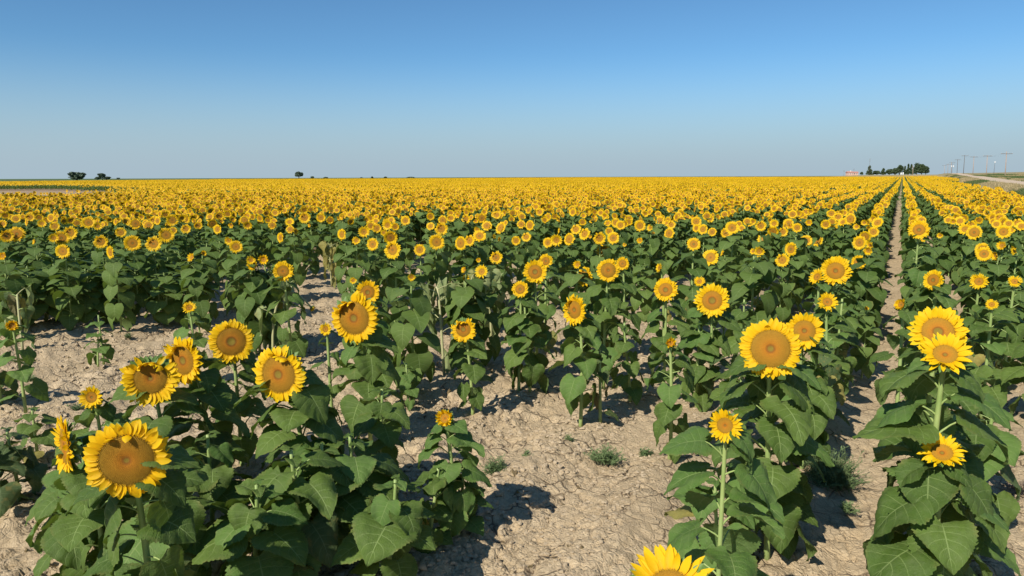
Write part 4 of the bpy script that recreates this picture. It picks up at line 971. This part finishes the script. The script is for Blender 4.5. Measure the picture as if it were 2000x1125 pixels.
# ------------------------------------------------------------------ far trees, bushes, house, mast, poles
def tree(name, x, ybase, wpx, hpx, t, label, group, seed, mat=M_TREEF, trunk=.2, conic=False, cat='tree'):
    r = random.Random(seed); p = at(x, ybase, t); wd = wpx * t / FPX; hh = hpx * t / FPX
    root = empty(name, (p[0], p[1], p[2])); tag(root, label, cat, group)
    g = G(); tube(g, [(0, 0, -1.2), (0, 0, hh * .3), (wd * .02, 0, hh * .6)], [wd * .05, wd * .04, wd * .015], 6)
    for k in range(4):
        a = r.uniform(0, 6.28); tube(g, [(0, 0, hh * .25), (math.cos(a) * wd * .15, math.sin(a) * wd * .15, hh * .45), (math.cos(a) * wd * .28, math.sin(a) * wd * .28, hh * .65)], [wd * .025, wd * .016, wd * .006], 4)
    obj('trunk', g.mesh('trunk', [M_BARK]), root)
    c = G(); cl = []
    for k in range(16 if not conic else 14):
        if conic: f = k / 13; rr = wd * .5 * (1 - f) ** .8 * .8; z = hh * (trunk + (.95 - trunk) * f); a = r.uniform(0, 6.28); cl.append((math.cos(a) * rr * .5, math.sin(a) * rr * .5, z, max(wd * .12, rr * .75), hh * .09))
        else:
            a = r.uniform(0, 6.28); q_ = r.uniform(0, .33) * wd; zz = r.uniform(trunk + .15, .8); cl.append((math.cos(a) * q_, math.sin(a) * q_, hh * zz, wd * r.uniform(.17, .26), hh * r.uniform(.14, .24)))
    if not conic: cl.append((0, 0, hh * .72, wd * .3, hh * .27)); cl.append((0, 0, hh * (trunk + .62) / 2 + .1, wd * .42, hh * (.6 - trunk) * .62))
    ls = max(hh, wd) * .055
    for (cx, cy, cz, ra, rb) in cl:
        for k in range(170 if not conic else 120):
            v = norm([r.gauss(0, 1), r.gauss(0, 1), r.gauss(0, 1)]) * r.uniform(.5, 1.05); q_ = np.array([cx + v[0] * ra, cy + v[1] * ra, cz + v[2] * rb])
            e1 = norm([r.gauss(0, 1), r.gauss(0, 1), r.gauss(0, 1)]) * ls * r.uniform(.6, 1.3); e2 = norm(np.cross(e1, [r.gauss(0, 1), r.gauss(0, 1), r.gauss(0, 1)])) * ls * r.uniform(.5, 1.1)
            c.add([q_ - e1, q_ - e2, q_ + e1, q_ + e2], [(0, 1, 2, 3)])
    obj('crown', c.mesh('crown', [mat], False), root)
LT = 'trees on the left horizon'
tree('tree', 150, 350, 33, 13.5, 560, 'broad round dark tree at the far left of the horizon', LT, 1, trunk=.05)
tree('tree', 200, 350, 16, 11.5, 600, 'smaller tree just right of the broad round tree on the left horizon', LT, 2, trunk=.3)
tree('bush', 191, 350, 13, 4.5, 600, 'low bush at the left foot of the smaller left-horizon tree', LT, 3, trunk=.0, cat='bush')
tree('bush', 208, 350, 16, 5, 610, 'low bush at the right foot of the smaller left-horizon tree', LT, 4, trunk=.0, cat='bush')
tree('bush', 231, 350, 7, 3, 610, 'tiny bush alone right of the left-horizon trees', LT, 5, trunk=.0, cat='bush')
tree('tree', 584, 349.5, 18, 14, 600, 'single round-crowned tree with visible trunk on the horizon', LT, 6, trunk=.32)
for i, (x, w, h, lb) in enumerate([(610, 9, 5, 'small bush just right of the single round-crowned tree'), (636, 11, 3.5, 'flat bush second to the right of the single round-crowned tree'), (706, 6, 3, 'tiny bush leftmost of the three specks at mid horizon'), (727, 5, 4.5, 'tiny upright bush in the middle of the three specks at mid horizon'), (753, 8, 4, 'tiny bush rightmost of the three specks at mid horizon'), (802, 20, 3, 'long flat thicket on the horizon right of the three specks')]):
    tree('bush', x, 349.3 - i * .1, w, h, 640, lb, 'bushes on the middle horizon', 20 + i, trunk=0, cat='bush')
FG = 'farmstead trees on the right horizon'
tree('conifer', 1697.5, 341.5, 17, 17, 430, 'lone dark conifer under the tall mast', FG, 40, M_TREE, .05, True)
tree('bush', 1683, 341.5, 7, 6, 430, 'small dark bush between the pink house and the lone conifer', FG, 41, M_TREE, 0, cat='bush')
for i, (x, w, h, lb, cn) in enumerate([(1713, 15, 7, 'low shrub leftmost in the farmstead thicket', 0), (1725, 15, 11, 'small pointed conifer near the left end of the thicket', 1), (1737, 17, 10, 'bright green low tree right of the small pointed conifer', 0), (1748, 17, 12, 'rounded low tree in the left half of the thicket', 0), (1757, 15, 18, 'steep dark tree where the thicket begins to rise', 0), (1767, 10, 15, 'narrow dark tree behind the farm fence posts', 1), (1773, 9, 19, 'pointed conifer left of the bare utility pole', 1), (1779, 11, 18, 'dark conifer just left of the bare utility pole', 1), (1790, 18, 22, 'tallest rounded tree right of the bare utility pole', 0), (1800, 16, 19, 'brownish rounded tree on the right shoulder of the thicket', 0), (1808, 14, 15, 'last dark round tree at the right end of the thicket', 0)]):
    tree('conifer' if cn else 'tree', x, 340.5 - .12 * i, w, h, 430, lb, FG, 50 + i, M_TREE, .05, bool(cn))
def house():
    t = 440; p = at(1665, 341, t); s = t / FPX; root = empty('farmhouse', tuple(p), math.radians(28)); tag(root, 'low pink and white farmhouse with red roofs at the right horizon', 'house')
    g = G(); box(g, -4.6, 0, -2, 2, -1.5, 1.5); box(g, .02, 3.8, -1.6, 1.6, -1.5, 1.3); obj('wall', g.mesh('wall', [M_WALL], False), root)
    for x0, x1, yy, z in ((-4.9, .1, 2.3, 1.5), (.15, 4.1, 1.9, 1.3)):
        g = G(); v = [(x0, -yy, z), (x1, -yy, z), (x1, yy, z), (x0, yy, z), (x0, 0, z + .95), (x1, 0, z + .95)]
        g.add(v, [(0, 1, 5, 4), (2, 3, 4, 5), (0, 4, 3), (1, 2, 5), (0, 3, 2, 1)]); obj('roof', g.mesh('roof', [M_ROOF], False), root)
    for x in (-3.9, -2.4, -.9, .9, 2.6):
        zt = -1.62 if x > 0 else -2.02
        g = G(); box(g, x - .4, x + .4, zt - .04, zt + .018, .1, 1.0); f = obj('window', g.mesh('window', [M_WHITE], False), root)
        g = G(); box(g, x - .3, x + .3, zt - .06, zt - .041, .2, .9); obj('pane', g.mesh('pane', [M_GLASS], False), f)
    g = G(); box(g, -1.9, -1.5, -.3, .3, 2.2, 3.1); obj('chimney', g.mesh('chimney', [M_WHITE], False), root)
house()
bpy.data.objects['farmhouse'].scale = (.78, .78, .82)
def mast(x, yb, yt, t, label, mat=M_WOODD, r0=.06):
    a = at(x, yb, t); b = at(x, yt, t); hh = b[2] - a[2]; root = empty('antenna_mast', tuple(a)); tag(root, label, 'mast')
    g = G(); tube(g, [(0, 0, -1.5), (0, 0, hh)], [r0 * 1.6, r0 * .6], 6); obj('pole', g.mesh('pole', [mat]), root)
    g = G()
    for k in range(4): box(g, -.5 + k * .08, .5 - k * .08, -.03, .03, hh * (.80 + .05 * k), hh * (.80 + .05 * k) + .06)
    obj('antenna', g.mesh('antenna', [mat], False), root)
mast(1697, 341, 309, 428, 'tall thin mast rising above the lone dark conifer')
mast(1648, 342, 333, 440, 'short thin mast left of the pink farmhouse', r0=.04)
mast(1667, 341, 329, 446, 'thin aerial standing behind the pink farmhouse', r0=.04)
POLES = []
def upole(x, yb, xt, yt, bar, x0, x1, t, label, mat=M_WOOD, trans=False, rad=.15):
    a = at(x, yb, t); b = at(xt, yt, t); bb = at(xt, bar, t); hh = b[2] - a[2]
    gz = float(terrain(a[0], a[1])); root = empty('utility_pole', tuple(a)); tag(root, label, 'utility pole', 'utility poles along the dirt road')
    g = G(); d = b - a; tube(g, [(0, 0, min(-1, gz - a[2] - .6)), tuple(d * .5), tuple(d)], [rad, rad * .85, rad * .65], 8); obj('pole', g.mesh('pole', [mat]), root)
    if x1 > x0:
        w = (x1 - x0) * t / FPX; dirv = np.array([CR[0], CR[1], 0]); zb = bb[2] - a[2]; rz = math.atan2(dirv[1], dirv[0]); tx = (x0 + x1) / 2 - xt
        M = Matrix.Translation((d[0] + dirv[0] * tx * t / FPX, d[1] + dirv[1] * tx * t / FPX, zb)) @ Matrix.Rotation(rz, 4, 'Z')
        g = G(); box(g, -w / 2, w / 2, -.24, -.12, -.07, .09); ca = obj('crossarm', g.mesh('crossarm', [M_WOODD], False), root, M)
        for q_ in (-.46, -.15, .15, .46):
            g = G(); tube(g, [(q_ * w, -.18, .08), (q_ * w, -.18, .22), (q_ * w, -.18, .3)], [.05, .07, .03], 6); obj('insulator', g.mesh('insulator', [M_METAL]), ca)
        POLES.append((a + d + dirv * tx * t / FPX, bb[2] + .28, w, rz))
    if trans:
        for sgn in (-1, 1):
            g = G(); tube(g, [(sgn * .55, 0, hh - 2.7), (sgn * .55, 0, hh - 2.6), (sgn * .55, 0, hh - 1.6), (sgn * .55, 0, hh - 1.5)], [.14, .24, .24, .14], 10); obj('transformer', g.mesh('transformer', [M_WHITE]), root)
upole(1963, 347, 1966, 296, 300.3, 1954.5, 1977.5, 230, 'nearest utility pole, the rightmost with the widest crossarm')
upole(1926.5, 343, 1928.4, 303, 304.8, 1919.5, 1937.5, 280, 'second utility pole from the right, pale with wide crossarm')
upole(1900, 341, 1902.5, 305.3, 306.6, 1894.5, 1910, 330, 'third utility pole from the right, pale and slightly shorter')
upole(1881.5, 340, 1884.3, 303, 304.3, 1878, 1891.5, 380, 'fourth utility pole from the right, dark and tall', M_WOODD)
upole(1869.2, 340, 1870.5, 311, 312.2, 1864.5, 1877, 440, 'fifth utility pole from the right, dark', M_WOODD)
upole(1859, 341, 1859.3, 319, 320.5, 1855.5, 1864, 490, 'sixth utility pole from the right carrying two white transformers', M_WOODD, True)
upole(1857.5, 341, 1858.2, 316, 317.2, 1854.5, 1866, 530, 'seventh utility pole half hidden behind the transformers')
upole(1851, 341, 1851.5, 320, 321.2, 1847.5, 1856, 570, 'eighth utility pole, thin and pale near the road crest')
upole(1845, 341, 1844.8, 322, 323.5, 1840, 1848.5, 620, 'farthest utility pole just right of the farmstead trees')
upole(1783, 339, 1783.2, 323, 323, 0, 0, 415, 'bare pole without crossarm in front of the farmstead trees', M_WOOD, rad=.17)
for i in range(len(POLES) - 1):
    (a, za, wa, ra), (b, zb, wb, rb) = POLES[i], POLES[i + 1]; g = G()
    for q_ in (-.46, -.15, .46):
        P0 = np.array([a[0] + math.cos(ra) * wa * q_ + .18 * math.sin(ra), a[1] + math.sin(ra) * wa * q_ - .18 * math.cos(ra), za]); P1 = np.array([b[0] + math.cos(rb) * wb * q_ + .18 * math.sin(rb), b[1] + math.sin(rb) * wb * q_ - .18 * math.cos(rb), zb])
        pts = [P0 * (1 - s) + P1 * s - np.array([0, 0, 4 * .7 * s * (1 - s)]) for s in np.linspace(0, 1, 9)]; tube(g, pts, [.006] * 9, 3, 0, False)
    nm = ('nearest', 'second nearest', 'third nearest', 'fourth nearest', 'fifth nearest', 'sixth nearest', 'seventh nearest', 'farthest')[i]
    tag(obj('power_line', g.mesh('power_line', [M_WIRE])), f'{nm} span of thin sagging wires between the utility poles', 'wires', 'power line spans')
def lamp():
    a = at(1941, 340, 300); b = at(1941.5, 317, 300); hh = b[2] - a[2]; root = empty('yard_light', tuple(a)); tag(root, 'slim pole with a white head between the two nearest utility poles', 'light pole')
    g = G(); tube(g, [(0, 0, -1.5), (0, 0, hh)], [.09, .05], 6); obj('pole', g.mesh('pole', [M_WOODD]), root)
    g = G(); box(g, -.25, .25, -.15, .15, hh, hh + .25); tube(g, [(0, 0, hh - .25), (0, 0, hh)], [.1, .22], 8); obj('lamp_head', g.mesh('lamp_head', [M_WHITE], False), root)
lamp()
def post(x, yb, yt, t, label, mat):
    a = at(x, yb, t); b = at(x, yt, t); g = G(); hh = b[2] - a[2]; tube(g, [(0, 0, -1), (0, 0, hh * .8), (.02, 0, hh)], [.3, .28, .1], 8)
    o = obj('marker_post', g.mesh('marker_post', [mat])); o.location = tuple(a); tag(o, label, 'post')
post(1764, 340, 336.5, 400, 'right white marker post in front of the farmstead thicket', M_WHITE)
post(1760, 340, 337, 400, 'left white marker post in front of the farmstead thicket', M_WHITE)
